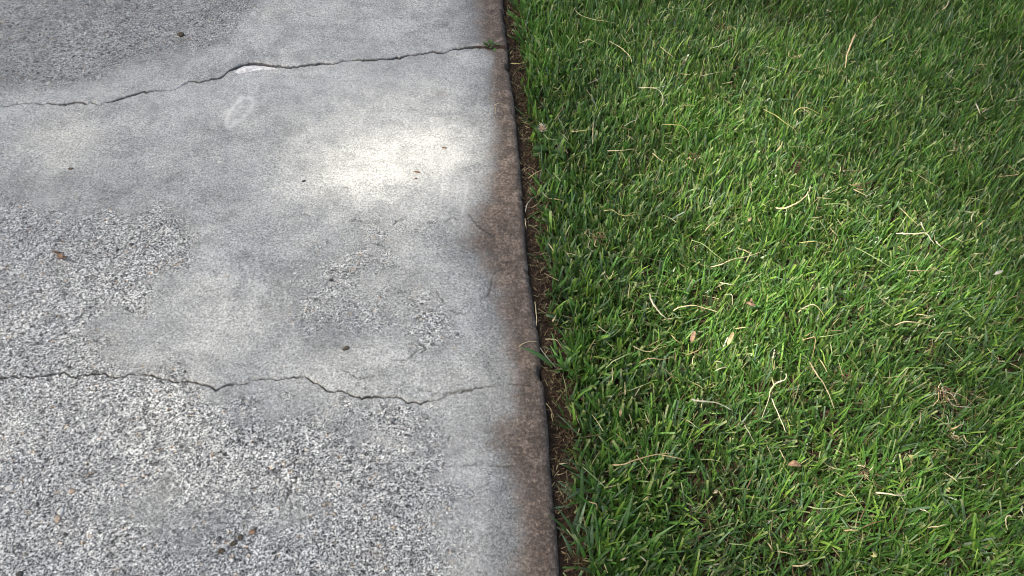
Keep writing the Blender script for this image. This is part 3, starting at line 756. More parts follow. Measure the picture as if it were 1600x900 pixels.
S = [
 # upper left of the lawn
 ('A', [(465, 60), (490, 88), (530, 105), (580, 120), (640, 128), (710, 142)], 2.6, 'cream', 'forked pale stem near the top of the lawn, closest to the slab', dict(extra=[[(580, 120), (610, 108), (640, 95)]])),
 ('A', [(490, 262), (525, 250), (545, 238), (585, 258), (630, 278)], 2.4, 'cream', 'peaked cream stem shaped like a shallow roof, below the forked stem by the slab'),
 ('A', [(670, 250), (740, 290), (785, 330), (805, 360), (808, 382)], 2.8, 'cream', 'pale stem curving down to a thick end, right of the small roof shaped stem'),
 ('A', [(840, 205), (900, 208), (1000, 200), (1100, 195)], 2.8, 'green', 'long straight pale green stem lying level near the top of the lawn'),
 ('A', [(810, 168), (816, 195), (835, 212)], 2.2, 'grey', 'short hooked grey stem at the left end of the level green stem'),
 ('A', [(960, 90), (1000, 70), (1050, 58), (1130, 50), (1215, 62)], 2.6, 'green', 'arched pale green stem above the level green stem at the lawn top'),
 ('A', [(1045, 5), (1036, 25), (1030, 52)], 3.0, 'yellow', 'short upright yellow stem at the top edge above the arched green stem'),
 ('A', [(920, 125), (960, 122), (1010, 124)], 2.6, 'yellow', 'small yellow level stem just under the arched green stem'),
 ('A', [(985, 285), (1020, 315), (1065, 350)], 4.0, 'cream', 'stout short cream stem slanting down right below the level green stem'),
 ('A', [(1300, 290), (1345, 280), (1380, 255), (1430, 235)], 3.0, 'grey', 'greyish stem rising to the right, below a rust brown dead tuft near the top'),
 ('A', [(1235, 462), (1310, 445), (1395, 433)], 2.6, 'white', 'straight whitish stem rising slightly right, midway between hook stem and tan upright blade'),
 ('A', [(850, 535), (930, 535), (975, 550), (998, 590), (995, 635), (975, 657)], 3.0, 'white', 'pale stem bent like a hook, right of the upper slab edge'),
 ('A', [(560, 600), (585, 630), (605, 665)], 3.0, 'grey', 'short grey stem slanting down, upper right of the fluffy seed head'),
 ('A', [(760, 770), (800, 745), (835, 730), (852, 700)], 2.6, 'grey', 'thin grey stem curving up to the right, right of the upright straw'),
 ('A', [(355, 700), (375, 745), (410, 800)], 2.6, 'grey', 'grey stem slanting down to the right beside the fluffy seed head'),
 ('A', [(990, 757), (1070, 760), (1120, 770), (1150, 800), (1165, 835)], 2.8, 'yellow', 'yellowish stem arching over and down to the right, below the hook stem'),
 ('A', [(455, 802), (520, 795), (565, 788)], 3.2, 'yellow', 'level yellow stem running from a pale bud to the upright straw'),
 ('A', [(575, 740), (572, 800), (570, 878)], 3.0, 'cream', 'upright cream straw standing near the fluffy seed head', dict(z=0.02)),
 ('A', [(70, 387), (130, 385), (175, 375)], 2.6, 'yellow', 'yellow straw bit at the bare strip beside the upper slab edge', dict(z=0.0)),
 ('A', [(540, 510), (590, 490), (625, 470)], 2.2, 'grey', 'thin grey stem left of the hook stem, rising right'),
 ((0, 0), [(772 / K, 164.5 / K), (777 / K, 162 / K), (782 / K, 160.5 / K)], 3.0, 'cream', 'tiny cream straw lying on the brown slab rim above mid height', dict(z=0.003, arch=0.001)),
 ((0, 0), [(775 / K, 168 / K), (774 / K, 174 / K), (774.5 / K, 180 / K)], 2.6, 'tan', 'tiny tan straw on the brown slab rim, just under a cream one', dict(z=0.003, arch=0.001)),
 # upper right
 ('B', [(572, 205), (548, 262), (524, 330), (508, 415)], 5.0, 'tan', 'thick long tan blade standing slanted near the top middle of the lawn', dict(z=0.03, flat=0.25)),
 ('B', [(1145, 0), (1125, 38), (1098, 65)], 4.4, 'cream', 'thick cream stem stub at the top edge of the lawn, upper right'),
 ('B', [(1085, 72), (1050, 100), (1030, 135)], 2.2, 'grey', 'thin grey stem running down left from the thick cream stub at the top'),
 ('B', [(670, 130), (690, 110), (708, 95)], 2.8, 'cream', 'short cream stem pointing up right, right of the tall tan blade top'),
 ('B', [(315, 420), (380, 405), (440, 382), (480, 400)], 2.8, 'green', 'pale green stem bowed upward, left of the tall tan blade foot'),
 ('B', [(280, 272), (340, 272), (395, 258)], 2.6, 'green', 'pale green stem lying nearly level, left of the tall tan blade'),
 ('B', [(825, 310), (850, 295), (875, 285)], 4.0, 'cream', 'stubby cream stem alone in the grass right of the tall tan blade'),
 ('B', [(1195, 215), (1240, 225), (1302, 240), (1300, 205)], 2.6, 'cream', 'cream stem with its right end curled up, upper right lawn'),
 ('B', [(1120, 438), (1160, 470), (1220, 505)], 3.2, 'white', 'white stem slanting down right with a short side twig, upper right lawn', dict(extra=[[(1155, 465), (1163, 442), (1170, 420)]])),
 ('B', [(1350, 565), (1370, 540), (1392, 515)], 2.8, 'cream', 'short straight cream stem rising right, below the white stem with side twig'),
 ('B', [(30, 405), (80, 420), (135, 445)], 2.8, 'grey', 'grey stem slanting down right, between straight whitish stem and tan upright blade'),
 ('B', [(430, 535), (455, 555), (475, 570)], 2.6, 'cream', 'tiny cream stem below left of the tall tan blade foot'),
 ('B', [(1480, 622), (1540, 600), (1598, 578)], 3.0, 'cream', 'upper of two crossing pale stems at the right edge of the lawn'),
 ('B', [(1490, 614), (1550, 612), (1610, 604)], 2.8, 'cream', 'lower of two crossing pale stems at the right edge of the lawn'),
 ('B', [(1305, 625), (1320, 660), (1335, 700)], 4.0, 'white', 'stout white stem slanting down, right of the pale green lens shaped leaf'),
 ('B', [(1175, 615), (1200, 622), (1222, 632)], 3.2, 'white', 'short white stem above the pale green lens shaped leaf'),
 ('B', [(195, 695), (225, 665), (265, 655), (310, 670), (350, 695)], 3.2, 'yellow', 'yellow stem arched like a rainbow below the tall tan blade'),
 ('B', [(10, 665), (80, 700), (140, 745), (190, 780), (220, 820)], 3.0, 'yellow', 'long yellow stem sloping down right, left of the rainbow shaped stem'),
 ('B', [(1425, 810), (1450, 780), (1470, 755)], 2.6, 'tan', 'short tan stem rising right below the two crossing pale stems'),
 # middle left
 ('C', [(660, 42), (720, 40), (780, 35), (850, 38)], 4.2, 'cream', 'stout level cream straw right of the broad leaved weed by the slab'),
 ('C', [(935, 55), (965, 80), (1015, 120)], 4.0, 'cream', 'stout cream straw slanting down right, right of the stout level straw'),
 ('C', [(1025, 195), (1060, 175), (1100, 165)], 2.6, 'tan', 'small tan stem rising right, below the stout slanting straw'),
 ('C', [(560, 222), (600, 255), (650, 280)], 3.0, 'green', 'grey green stem slanting down right, above the wavy yellow stem'),
 ('C', [(605, 245), (650, 225), (690, 212)], 2.2, 'green', 'thin green stem rising right across the grey green stem'),
 ('C', [(635, 408), (690, 402), (730, 428), (780, 435), (825, 415), (870, 435)], 2.4, 'yellow', 'wavy thin yellow stem above the dead straw tuft'),
 ('C', [(1255, 530), (1285, 495), (1328, 468)], 2.6, 'cream', 'short cream stem rising right, above the long crossed stems in the middle'),
 ('C', [(1170, 585), (1240, 610), (1310, 665), (1370, 715)], 2.6, 'green', 'pale green stem sloping down right onto a longer crossing stem'),
 ('C', [(1285, 750), (1350, 735), (1430, 700), (1500, 690), (1600, 655)], 3.2, 'cream', 'long cream stem rising right, crossed at its left by a green stem'),
 ('C', [(1345, 845), (1400, 855), (1450, 862)], 3.2, 'white', 'short white stem lying level below the long crossed stems'),
 ('C', [(265, 295), (285, 318), (305, 335)], 3.2, 'white', 'small white stem slanting down beside the bare strip, above the dead straw tuft'),
 ('C', [(655, 800), (672, 822), (690, 795), (700, 770)], 2.4, 'tan', 'wiry tan stem bit shaped like a tick, below the dead straw tuft'),
 ('C', [(160, 415), (172, 365), (205, 325)], 2.4, 'grey', 'grey curved straw leaning on the slab side at mid height', dict(z=0.0)),
 ('C', [(158, 455), (162, 490), (166, 525)], 2.6, 'cream', 'short cream straw standing against the slab side under the grey curved straw', dict(z=0.0)),
 ('C', [(175, 210), (210, 185), (265, 155)], 2.6, 'tan', 'tan straw rising right out of the bare strip below the broad leaved weed', dict(z=0.004)),
 # middle right
 ('D', [(85, 388), (130, 392), (180, 378), (230, 350), (265, 320), (290, 285), (298, 255)], 4.6, 'cream', 'thick cream stem curved like a sickle in the middle of the lawn', dict(z=0.022)),
 ('D', [(0, 360), (20, 374), (45, 388)], 3.0, 'cream', 'short cream stem just left of the sickle shaped stem'),
 ('D', [(490, 160), (550, 160), (615, 165)], 2.6, 'tan', 'level tan stem upper right of the sickle shaped stem'),
 ('D', [(1500, 125), (1540, 155), (1572, 180), (1520, 192), (1440, 198)], 2.8, 'tan', 'tan stem folded into a sideways V near the right edge'),
 ('D', [(820, 545), (870, 545), (930, 548), (1000, 543), (1030, 580), (1055, 615)], 4.2, 'white', 'knobbly white branched stem bent at its middle, right half of the lawn', dict(z=0.023, extra=[[(970, 475), (985, 510), (1000, 545)]])),
 ('D', [(1060, 590), (1080, 612), (1105, 640)], 4.2, 'white', 'short knobbly white stem end at the lower right of the branched stem'),
 ('D', [(845, 390), (890, 435), (960, 500)], 2.8, 'cream', 'straight cream stem sloping down right onto the knobbly branched stem'),
 ('D', [(380, 368), (490, 365), (540, 390), (580, 425), (598, 475)], 2.6, 'green', 'pale green stem bending downward, between the sickle stem and branched stem'),
 ('D', [(230, 602), (290, 595), (360, 600), (435, 635)], 2.6, 'yellow', 'yellow stem lying level with a drooping right end, below the sickle stem'),
 ('D', [(570, 630), (640, 665), (720, 710), (795, 755)], 3.0, 'green', 'long straight pale green stem sloping down right, lower left of branched stem'),
 ('D', [(885, 772), (950, 773), (1025, 770)], 2.6, 'cream', 'level cream stem below the knobbly branched stem'),
 ('D', [(940, 735), (952, 770), (970, 805)], 2.2, 'cream', 'thin cream stem crossing the level stem below the branched stem'),
 ('D', [(1280, 475), (1285, 430), (1312, 412)], 3.0, 'white', 'white stem hooked at its top, right of the branched stem'),
 ('D', [(1355, 432), (1380, 415), (1400, 392)], 3.0, 'cream', 'short cream stem right of the white hooked stem'),
 ('D', [(1310, 510), (1338, 484), (1365, 460)], 3.4, 'tan', 'tan stem rising right, below the white hooked stem'),
 ('D', [(1260, 328), (1330, 340), (1395, 370)], 2.6, 'green', 'pale green stem sloping down right above the white hooked stem'),
 ('D', [(950, 185), (1020, 230), (1090, 268)], 2.8, 'cream', 'cream stem sloping down right, above the branched stem and its straight stem'),
 ('D', [(1275, 675), (1310, 668), (1350, 665)], 2.8, 'cream', 'short level cream stem, right of the branched stem and lower than it'),
 ('D', [(830, 620), (865, 645), (890, 660)], 3.0, 'tan', 'short tan stem right under the left arm of the branched stem'),
 ('D', [(460, 455), (480, 485), (500, 512)], 2.4, 'cream', 'thin cream stem slanting down right below the bending green stem'),
 ('D', [(865, 0), (872, 30), (880, 60)], 2.4, 'cream', 'thin upright cream stem at mid height, straight above the branched stem'),
 # lower left
 ('E', [(918, 30), (928, 75), (955, 120), (990, 160), (1025, 190)], 4.2, 'white', 'thick white stem curving down right, lower left part of the lawn', dict(z=0.023)),
 ('E', [(1060, 140), (1100, 118), (1170, 105), (1240, 118), (1340, 150)], 3.0, 'cream', 'long low arched cream stem right of the thick white curved stem'),
 ('E', [(1375, 40), (1415, 40), (1422, 70), (1420, 105)], 2.8, 'white', 'white stem bent at a right angle, left of the square tan leaf'),
 ('E', [(100, 375), (140, 342), (190, 325), (238, 328)], 2.4, 'cream', 'curved straw lying on the stained concrete rim', dict(z=0.002, arch=0.002)),
 ('E', [(280, 312), (345, 315), (375, 350), (410, 388)], 2.8, 'cream', 'straw bent downward at the bare strip, right of the straw on the rim', dict(z=0.006)),
 ('E', [(250, 365), (290, 420), (350, 490)], 3.0, 'grey', 'grey green straw sloping down right, below the straw on the concrete rim', dict(z=0.008)),
 ('E', [(218, 80), (225, 150), (228, 230)], 2.8, 'cream', 'upright cream straw against the slab side above the straw on the rim', dict(z=0.0)),
 ('E', [(325, 205), (338, 182), (348, 160)], 4.4, 'cream', 'short pointed cream husk on the bare strip', dict(z=0.0)),
 ('E', [(600, 228), (640, 260), (680, 282)], 2.4, 'white', 'small white stem sloping down right, left of the thick white curved stem'),
 ('E', [(650, 490), (690, 450), (740, 425), (800, 395)], 3.2, 'green', 'grey green blade rising right, below the small white sloping stem'),
 ('E', [(815, 352), (870, 380), (930, 385), (970, 350), (1005, 322)], 3.2, 'cream', 'cream stem sagging like a smile below the thick white curved stem'),
 ('E', [(850, 460), (910, 430), (1000, 435), (1075, 415)], 2.4, 'tan', 'thin wavy tan stem just under the smile shaped stem'),
 ('E', [(1135, 410), (1190, 390), (1225, 370), (1245, 330)], 2.6, 'tan', 'tan stem curving up at its right end, right of the smile shaped stem'),
 ('E', [(1190, 410), (1178, 450), (1190, 490)], 2.8, 'cream', 'short upright curved cream stem under the upcurved tan stem'),
 ('E', [(1310, 445), (1350, 450), (1385, 480)], 2.6, 'white', 'upper of two small arched stems facing each other, lower middle lawn'),
 ('E', [(1315, 505), (1350, 490), (1390, 485)], 2.6, 'white', 'lower of two small arched stems facing each other, lower middle lawn'),
 ('E', [(1050, 285), (1080, 320), (1115, 335)], 3.4, 'tan', 'tan stem slanting down right, above the smile shaped stem'),
 ('E', [(690, 480), (690, 540), (695, 590)], 2.2, 'cream', 'thin upright cream stem below the grey green rising blade'),
 ('E', [(1170, 680), (1230, 690), (1330, 700), (1420, 745)], 4.4, 'grey', 'broad grey dead blade lying level in the lower middle of the lawn'),
 ('E', [(285, 700), (315, 740), (335, 790)], 2.6, 'tan', 'tan straw sloping down on the bare strip, lowest one above the coarse tuft', dict(z=-0.004)),
 ('E', [(800, 625), (870, 595), (935, 570)], 2.2, 'green', 'thin straight green stem rising right, left of the broad grey blade'),
 ('E', [(1495, 835), (1525, 885), (1560, 950)], 3.0, 'white', 'white stem sloping down right, below the broad grey dead blade'),
 # lower right
 ('F', [(220, 150), (260, 120), (310, 100), (350, 125), (395, 190)], 2.8, 'cream', 'cream stem arched high like a bow, above the forked long stem'),
 ('F', [(245, 318), (290, 305), (325, 300), (325, 350), (305, 430)], 3.2, 'tan', 'tan wilted stem with drooping end below the bow shaped stem', dict(extra=[[(265, 292), (290, 280), (312, 265)]])),
 ('F', [(290, 447), (330, 515), (375, 575), (410, 650), (445, 740)], 4.0, 'cream', 'long cream stem sloping steeply down right, below the tan wilted stem'),
 ('F', [(150, 520), (145, 555), (90, 580), (55, 620), (45, 670), (0, 800)], 3.2, 'white', 'long forked white stem splitting into two downward legs', dict(extra=[[(60, 670), (90, 740), (120, 810), (148, 878)]])),
 ('F', [(810, 228), (870, 205), (940, 208), (1000, 222), (1055, 237)], 3.2, 'cream', 'low arched cream stem in the right lower half of the lawn'),
 ('F', [(960, 183), (1010, 180), (1058, 168)], 2.8, 'cream', 'short cream stem directly above the low arched cream stem'),
 ('F', [(1225, 125), (1270, 165), (1315, 210)], 4.4, 'green', 'broad pale green stem sloping down right, right of the low arched stem'),
 ('F', [(1125, 335), (1180, 390), (1240, 450)], 2.8, 'green', 'straight grey green stem sloping down right, above the dead root clump'),
 ('F', [(335, 300), (430, 288), (545, 262)], 3.4, 'green', 'level pale green blade right of the tan wilted stem'),
 ('F', [(690, 30), (760, 90), (850, 150)], 2.8, 'green', 'long pale green stem sloping down right, above the low arched stem'),
 ('F', [(1145, 870), (1185, 850), (1230, 828)], 3.6, 'tan', 'tan straw bits rising right, below the dead root clump'),
 ('F', [(965, 830), (968, 790), (972, 750)], 2.6, 'cream', 'upright cream stem left below the dead root clump'),
 # bottom
 ('G', [(690, 200), (760, 195), (850, 165), (940, 140), (1000, 132), (1075, 128)], 3.4, 'tan', 'long forked tan straw lying above the coarse tuft at the bottom left', dict(z=0.022, extra=[[(985, 141), (1070, 155), (1145, 175)]])),
 ('G', [(510, 215), (580, 275), (655, 345)], 3.0, 'green', 'straight pale green straw sloping down right, left of the forked tan straw'),
 ('G', [(875, 420), (900, 398), (930, 400)], 2.6, 'tan', 'small hooked tan stem right of the coarse tuft'),
 ('G', [(545, 425), (590, 440), (595, 480)], 3.0, 'tan', 'tan stem bent downward inside the coarse tuft'),
 ('G', [(365, 195), (390, 192), (418, 190)], 3.0, 'cream', 'short level cream straw on the bare strip near the bottom', dict(z=-0.002)),
 ('G', [(350, 262), (380, 256), (412, 245)], 2.8, 'tan', 'short tan straw on the bare strip near the bottom, under a cream one', dict(z=-0.004)),
 ('G', [(860, 755), (885, 780), (910, 805)], 2.8, 'white', 'short white stem slanting down right at the bottom, right of the coarse tuft'),
 ('G', [(740, 780), (765, 772), (790, 762)], 4.0, 'cream', 'stubby cream husk at the bottom right of the coarse tuft'),
 ('G', [(1400, 680), (1500, 690), (1600, 712)], 2.6, 'green', 'long thin green stem lying level at the bottom middle'),
 ('G', [(410, 590), (440, 630), (475, 670)], 3.0, 'green', 'pale green straw slanting down over the bare strip at the bottom', dict(z=0.002)),
 ('H', [(695, 368), (760, 375), (830, 385), (890, 385)], 3.6, 'white', 'stout level white stem in the bottom right part of the lawn'),
 ('H', [(280, 455), (360, 468), (450, 460), (540, 435), (635, 420)], 2.8, 'green', 'long bowed pale green stem left below the stout level white stem'),
 ('H', [(615, 585), (680, 555), (755, 535)], 2.4, 'brown', 'thin brown stem rising right near the bottom right'),
 ('H', [(1010, 583), (1070, 575), (1135, 563)], 3.2, 'cream', 'straight cream stem lying level, right of the thin brown stem'),
 ('H', [(960, 467), (1000, 480), (1030, 500)], 2.6, 'white', 'small white stem sloping down right, above the straight level cream stem'),
 ('H', [(1530, 515), (1495, 512), (1490, 560), (1500, 600)], 3.4, 'cream', 'cream stem bent like a cane at the bottom right corner'),
 ('H', [(1592, 450), (1584, 480), (1600, 515)], 3.6, 'white', 'white curved stem cut by the right edge near the bottom'),
 ('H', [(95, 725), (150, 735), (210, 755)], 3.2, 'cream', 'cream stem lying nearly level at the bottom middle, upper of two'),
 ('H', [(185, 818), (245, 815), (300, 790)], 3.4, 'cream', 'cream stem curving up right at the bottom middle, lower of two'),
 ('H', [(500, 600), (550, 598), (600, 605)], 3.0, 'tan', 'short level tan stem left of the thin brown stem'),
 ('H', [(110, 105), (130, 145), (150, 185)], 3.0, 'cream', 'short cream stem slanting down, left of the curled brown leaf'),
 ('H', [(450, 360), (490, 385), (530, 395)], 3.0, 'tan', 'tan curved stem left of the stout level white stem'),
 ('H', [(950, 865), (985, 835), (1015, 805)], 3.2, 'green', 'pale green stem rising right at the bottom edge, right side'),
 ('H', [(1335, 325), (1360, 321), (1385, 314)], 2.8, 'white', 'tiny white stem near the right side, above the cane shaped stem'),
]
for s in S:
    kw = s[5] if len(s) > 5 else {}
    stem(s[0], s[1], s[2], s[3], s[4], **kw)

# ------------------------------------------------------------------ small loose things
def lens_leaf(reg, pp, w, mat, label, z=ZT, name='leaf', cat='leaf', group=None, cup=0.25, arch=0.004):
    l = stem_line(reg, pp, z, arch); n = len(l); s = np.linspace(0, 1, n)
    T = np.gradient(l, axis=0); T /= np.linalg.norm(T, axis=1)[:, None]
    Sd = np.cross(T, (0, 0, 1.0)); Sd /= np.linalg.norm(Sd, axis=1)[:, None]
    r = np.random.default_rng(_seed[0])
    prof = np.sin(np.pi * np.clip(s * 0.94 + 0.03, 0, 1)) ** 0.75 * w * 0.0005 * (1 + r.normal(0, 0.06, n))
    cols = []
    for t in (-1, -0.5, 0, 0.5, 1):
        cols.append(l + Sd * (prof * t)[:, None] + np.array([0, 0, 1.0]) * (prof * cup * (abs(t) ** 1.5))[:, None])
    top = np.stack(cols, 1); bot = top - np.array([0, 0, 0.0004])
    V = np.concatenate([top.reshape(-1, 3), bot.reshape(-1, 3)])
    q = grid_quads(n, 5)
    V = V - l[0]
    me = np_mesh(name, V, np.concatenate([q[:, ::-1], q + n * 5]))
    if mat in ('coarse', 'blade'):
        base = {'dark': np.array([0.03, 0.085, 0.035])}['dark']
        cattr(me, 'tint', np.tile(base, (len(V), 1)) * r.uniform(0.8, 1.3))
    return tag(link(name, me, M[mat], None, l[0]), label, cat, group)

lens_leaf('B', [(1085, 680), (1112, 702), (1142, 726)], 9, 'green', 'pale green lens shaped leaf lying in the grass, upper right', name='fallen_leaf')
lens_leaf('D', [(1398, 797), (1435, 788), (1472, 770)], 6, 'grey', 'pale grey pointed leaf in a dark gap by the right edge', name='fallen_leaf')
lens_leaf('E', [(1512, 85), (1535, 92), (1560, 98)], 14, 'leaf_brown', 'small square tan leaf lying in the grass right of centre', name='fallen_leaf')
lens_leaf('E', [(1172, 330), (1180, 300), (1192, 262)], 7, 'leaf_brown', 'reddish brown upright leaf shard near the smile shaped stem', name='fallen_leaf', z=0.02)
lens_leaf('H', [(160, 198), (200, 192), (240, 205)], 9, 'leaf_brown', 'curled brown leaf in the grass at the lower middle', name='fallen_leaf')
lens_leaf('E', [(1392, 345), (1410, 310), (1428, 268)], 6, 'tan', 'tan upright leaf shard beneath the square tan leaf', name='fallen_leaf', z=0.02)
lens_leaf('H', [(890, 138), (912, 148), (925, 182)], 7, 'yellow', 'cream bent petal near the right, above the stout white stem', name='fallen_petal', cat='petal')
lens_leaf('H', [(1125, 345), (1138, 352), (1150, 362)], 7, 'yellow', 'cream oval petal right of the stout level white stem', name='fallen_petal', cat='petal')
lens_leaf('H', [(668, 758), (685, 747), (698, 738)], 7, 'yellow', 'yellow petal low in the grass at the bottom edge', name='fallen_petal', cat='petal')
lens_leaf('E', [(738, 785), (740, 758), (742, 738)], 4, 'tan', 'cream pointed bud sheath standing in the grass above the coarse tuft', name='bud_sheath', cat='bud', z=0.02)
lens_leaf('G', [(1300, 372), (1316, 366), (1330, 352)], 5, 'cream', 'small cream seed husk in the grass at the bottom middle', name='seed_husk', cat='husk')
lens_leaf('A', [(432, 806), (447, 800), (462, 800)], 8, 'yellow', 'pale yellow bud at the end of the level yellow stem', name='flower_bud', cat='bud')
lens_leaf('C', [(1508, 478), (1522, 464), (1535, 448)], 6, 'tan', 'yellow brown leaf shard in the grass near the middle', name='fallen_leaf')

def crumb(px, py, sx, sy, sz, mat, label, name, cat, rot=0.0, seed=0, z=0.0):
    p = at(px, py, z)
    me = stone_mesh(700 + seed, sx, sy, sz, 9)
    me.name = name
    o = link(name, me, M[mat], None, (p[0], p[1], z + sz * 0.45))
    o.rotation_euler[2] = rot
    return tag(o, label, cat)
crumb(541, 545, 0.0055, 0.0034, 0.003, 'moss', 'dark olive crumb lying on the concrete above the lower crack', 'soil_crumb', 'crumb', 0.5, 1)
crumb(283, 55, 0.0085, 0.005, 0.005, 'moss', 'dark crumb on the dark worn concrete at the upper left', 'soil_crumb', 'crumb', 0.2, 2)
crumb(612, 657, 0.0045, 0.003, 0.0025, 'stone_grey', 'grey oval pebble on the concrete below the lower crack', 'pebble', 'pebble', 0.2, 3)
crumb(111, 264, 0.0060, 0.0025, 0.002, 'moss', 'tiny brown crumb on the smooth grey concrete at the left', 'soil_crumb', 'crumb', 0.0, 4)
crumb(346, 861, 0.0045, 0.0038, 0.0014, 'moss', 'olive crumb at the lower left end of the crumb trail, bottom of slab', 'soil_crumb', 'crumb', 0.4, 5)
crumb(365, 849, 0.0055, 0.0028, 0.0014, 'moss', 'long brown crumb in the middle of the crumb trail, bottom of slab', 'soil_crumb', 'crumb', 0.7, 6)
crumb(376, 839, 0.0042, 0.0032, 0.0016, 'moss', 'dark brown crumb just above the long middle one of the crumb trail', 'soil_crumb', 'crumb', 0.3, 7)
crumb(394, 831, 0.0042, 0.0036, 0.0014, 'leaf_brown', 'brown crumb at the upper right end of the crumb trail, bottom of slab', 'soil_crumb', 'crumb', 0.1, 8)
crumb(652, 269, 0.0065, 0.0018, 0.0018, 'brown', 'thin dark brown splinter on the bright concrete patch', 'splinter', 'splinter', -0.25, 9)
crumb(650, 279, 0.0030, 0.0016, 0.0014, 'brown', 'tiny dark speck below the splinter on the bright concrete patch', 'soil_crumb', 'crumb', 0.3, 10)
crumb(694, 231, 0.0050, 0.0016, 0.0015, 'brown', 'small dark splinter on pale concrete right of the bright patch', 'splinter', 'splinter', 0.0, 11)
crumb(475, 283, 0.0040, 0.0020, 0.0018, 'stone_dark', 'small dark chip at the left rim of the bright concrete patch', 'pebble', 'pebble', 0.6, 12)
crumb(517, 438, 0.0032, 0.0028, 0.002, 'stone_dark', 'small black pebble on the worn concrete above the middle', 'pebble', 'pebble', 0.6, 13)
lens_leaf((0, 0), [(90 / K, 396 / K), (97 / K, 402 / K), (106 / K, 400 / K)], 9, 'leaf_brown', 'curled brown leaf scrap on the worn concrete at the left', z=0.004, name='leaf_scrap')
lens_leaf((0, 0), [(82 / K, 391 / K), (90 / K, 395 / K), (100 / K, 394 / K)], 4, 'brown', 'thin dark leaf sliver above the curled brown scrap on the concrete', z=0.004, name='leaf_scrap')

# ring shaped snail shell
def torus(R, r, n=16, m=7):
    V = []; Q = []
    for i in range(n):
        a = 2 * math.pi * i / n
        for j in range(m):
            b = 2 * math.pi * j / m
            rr = R * (1 + 0.12 * math.sin(a * 1.0)) + r * math.cos(b)
            V.append((rr * math.cos(a), rr * math.sin(a), r * 0.7 * math.sin(b)))
            Q.append((i * m + j, ((i + 1) % n) * m + j, ((i + 1) % n) * m + (j + 1) % m, i * m + (j + 1) % m))
    return np_mesh('shell', V, Q)
p = at(529.5, 759)
sh = tag(link('snail_shell', torus(0.0032, 0.0014), M['stone_white'], None, (p[0], p[1], 0.001)), 'tiny white ring shaped shell on the lower part of the concrete', 'shell')
link('centre', stone_mesh(77, 0.0022, 0.0022, 0.0008), M['stone_tan'], sh)

# dead tufts of strands
def strands(name, label, px, py, n, spread, length, cols, seed, up=0.6, cat='dead tuft', z=0.004, wid=1.6, down=0.0):
    r = np.random.default_rng(seed)
    p = at(px, py, z)
    root = tag(link(name, None, None, None, p), label, cat)
    for k in range(n):
        a = r.uniform(0, 2 * math.pi); L = length * r.uniform(0.45, 1.0)
        b = np.array([r.normal(0, spread), r.normal(0, spread), r.normal(0, 0.003)])
        e = b + np.array([math.cos(a) * L * 0.7, math.sin(a) * L * 0.7 - down * L, up * L * r.uniform(0.2, 1)])
        mid = (b + e) / 2 + r.normal(0, L * 0.15, 3)
        v, q, t = tube(smooth_line([b, mid, e], 4), wid * 0.001 * r.uniform(0.6, 1.3), seed * 50 + k, 0.5, 5)
        link('strand', np_mesh('strand', v, q, t), M[cols[k % len(cols)]], root)
    return root
strands('dead_root_clump', 'brown dead root clump with pale strands standing in the lower right lawn', 1472, 612, 30, 0.007, 0.034, ['brown', 'tan', 'brown', 'cream', 'brown', 'grey'], 31, 0.5, 'root clump', 0.012, 1.6, 0.55)
strands('dead_straw_tuft', 'dead straw tuft with brown heart, right of the slab at mid height', 932, 368, 16, 0.011, 0.040, ['tan', 'brown', 'brown', 'brown', 'grey', 'green'], 32, 0.12, z=0.010, wid=1.8)
strands('dead_grass_tuft', 'rust brown dead tuft near the top of the lawn', 1130, 42, 14, 0.009, 0.022, ['brown', 'tan', 'brown'], 33, 0.3, z=0.014)
strands('dead_grass_tuft', 'small brown dead tuft right above the sickle shaped stem', 1338, 290, 14, 0.007, 0.02, ['brown', 'tan', 'brown'], 34, 0.3, z=0.014)
strands('dead_grass_tuft', 'dark brown dead tuft at mid height, right above the sloping cream stem', 1491, 232, 12, 0.007, 0.02, ['brown', 'brown', 'tan'], 35, 0.3, z=0.012)
strands('dead_grass_tuft', 'small brown dead tuft right of the stout slanting straw, upper lawn', 1083, 247, 14, 0.008, 0.018, ['brown', 'tan', 'brown'], 36, 0.3, z=0.014)
strands('dead_grass_tuft', 'dark brown clod of dead grass right of the long steep cream stem', 1317, 583, 14, 0.006, 0.02, ['brown', 'brown', 'leaf_brown'], 37, 0.4, z=0.01)
strands('dead_grass_tuft', 'brown dead tuft with pale straws at the left of the curved white stem, bottom', 1350, 742, 14, 0.008, 0.022, ['brown', 'cream', 'brown', 'tan'], 38, 0.2, z=0.012)
strands('dead_grass_tuft', 'small tan dead tuft left of the tall tan blade', 1242, 88, 10, 0.006, 0.022, ['tan', 'brown', 'cream'], 39, 0.3, z=0.014)
strands('dead_grass_tuft', 'brown and white dead tuft beside the stout white stem, upper right', 1535, 175, 10, 0.006, 0.022, ['brown', 'tan', 'white'], 40, 0.3, z=0.014)
strands('dead_grass_tuft', 'tan dead grass bits below the dead root clump', 1490, 678, 10, 0.010, 0.026, ['tan', 'grey', 'brown'], 41, 0.15, z=0.016)

# ------------------------------------------------------------------ weeds and coarse tufts
def blade_obj(name, parent, root, head, lean, bend, L, W, col, seed, nseg=6):
    r = np.random.default_rng(seed)
    v, q, c = ribbons(np.array([root]), np.array([head]), np.array([lean]), np.array([bend]), np.array([L]), np.array([W]), np.array([col]), nseg, True, 0.04, np.array([r.normal(0, 0.5)]), np.array([[0.12, 0.17, 0.06]]), None, 2.2)
    me = np_mesh(name, v, q); cattr(me, 'tint', c)
    return link(name, me, M['coarse'], parent)

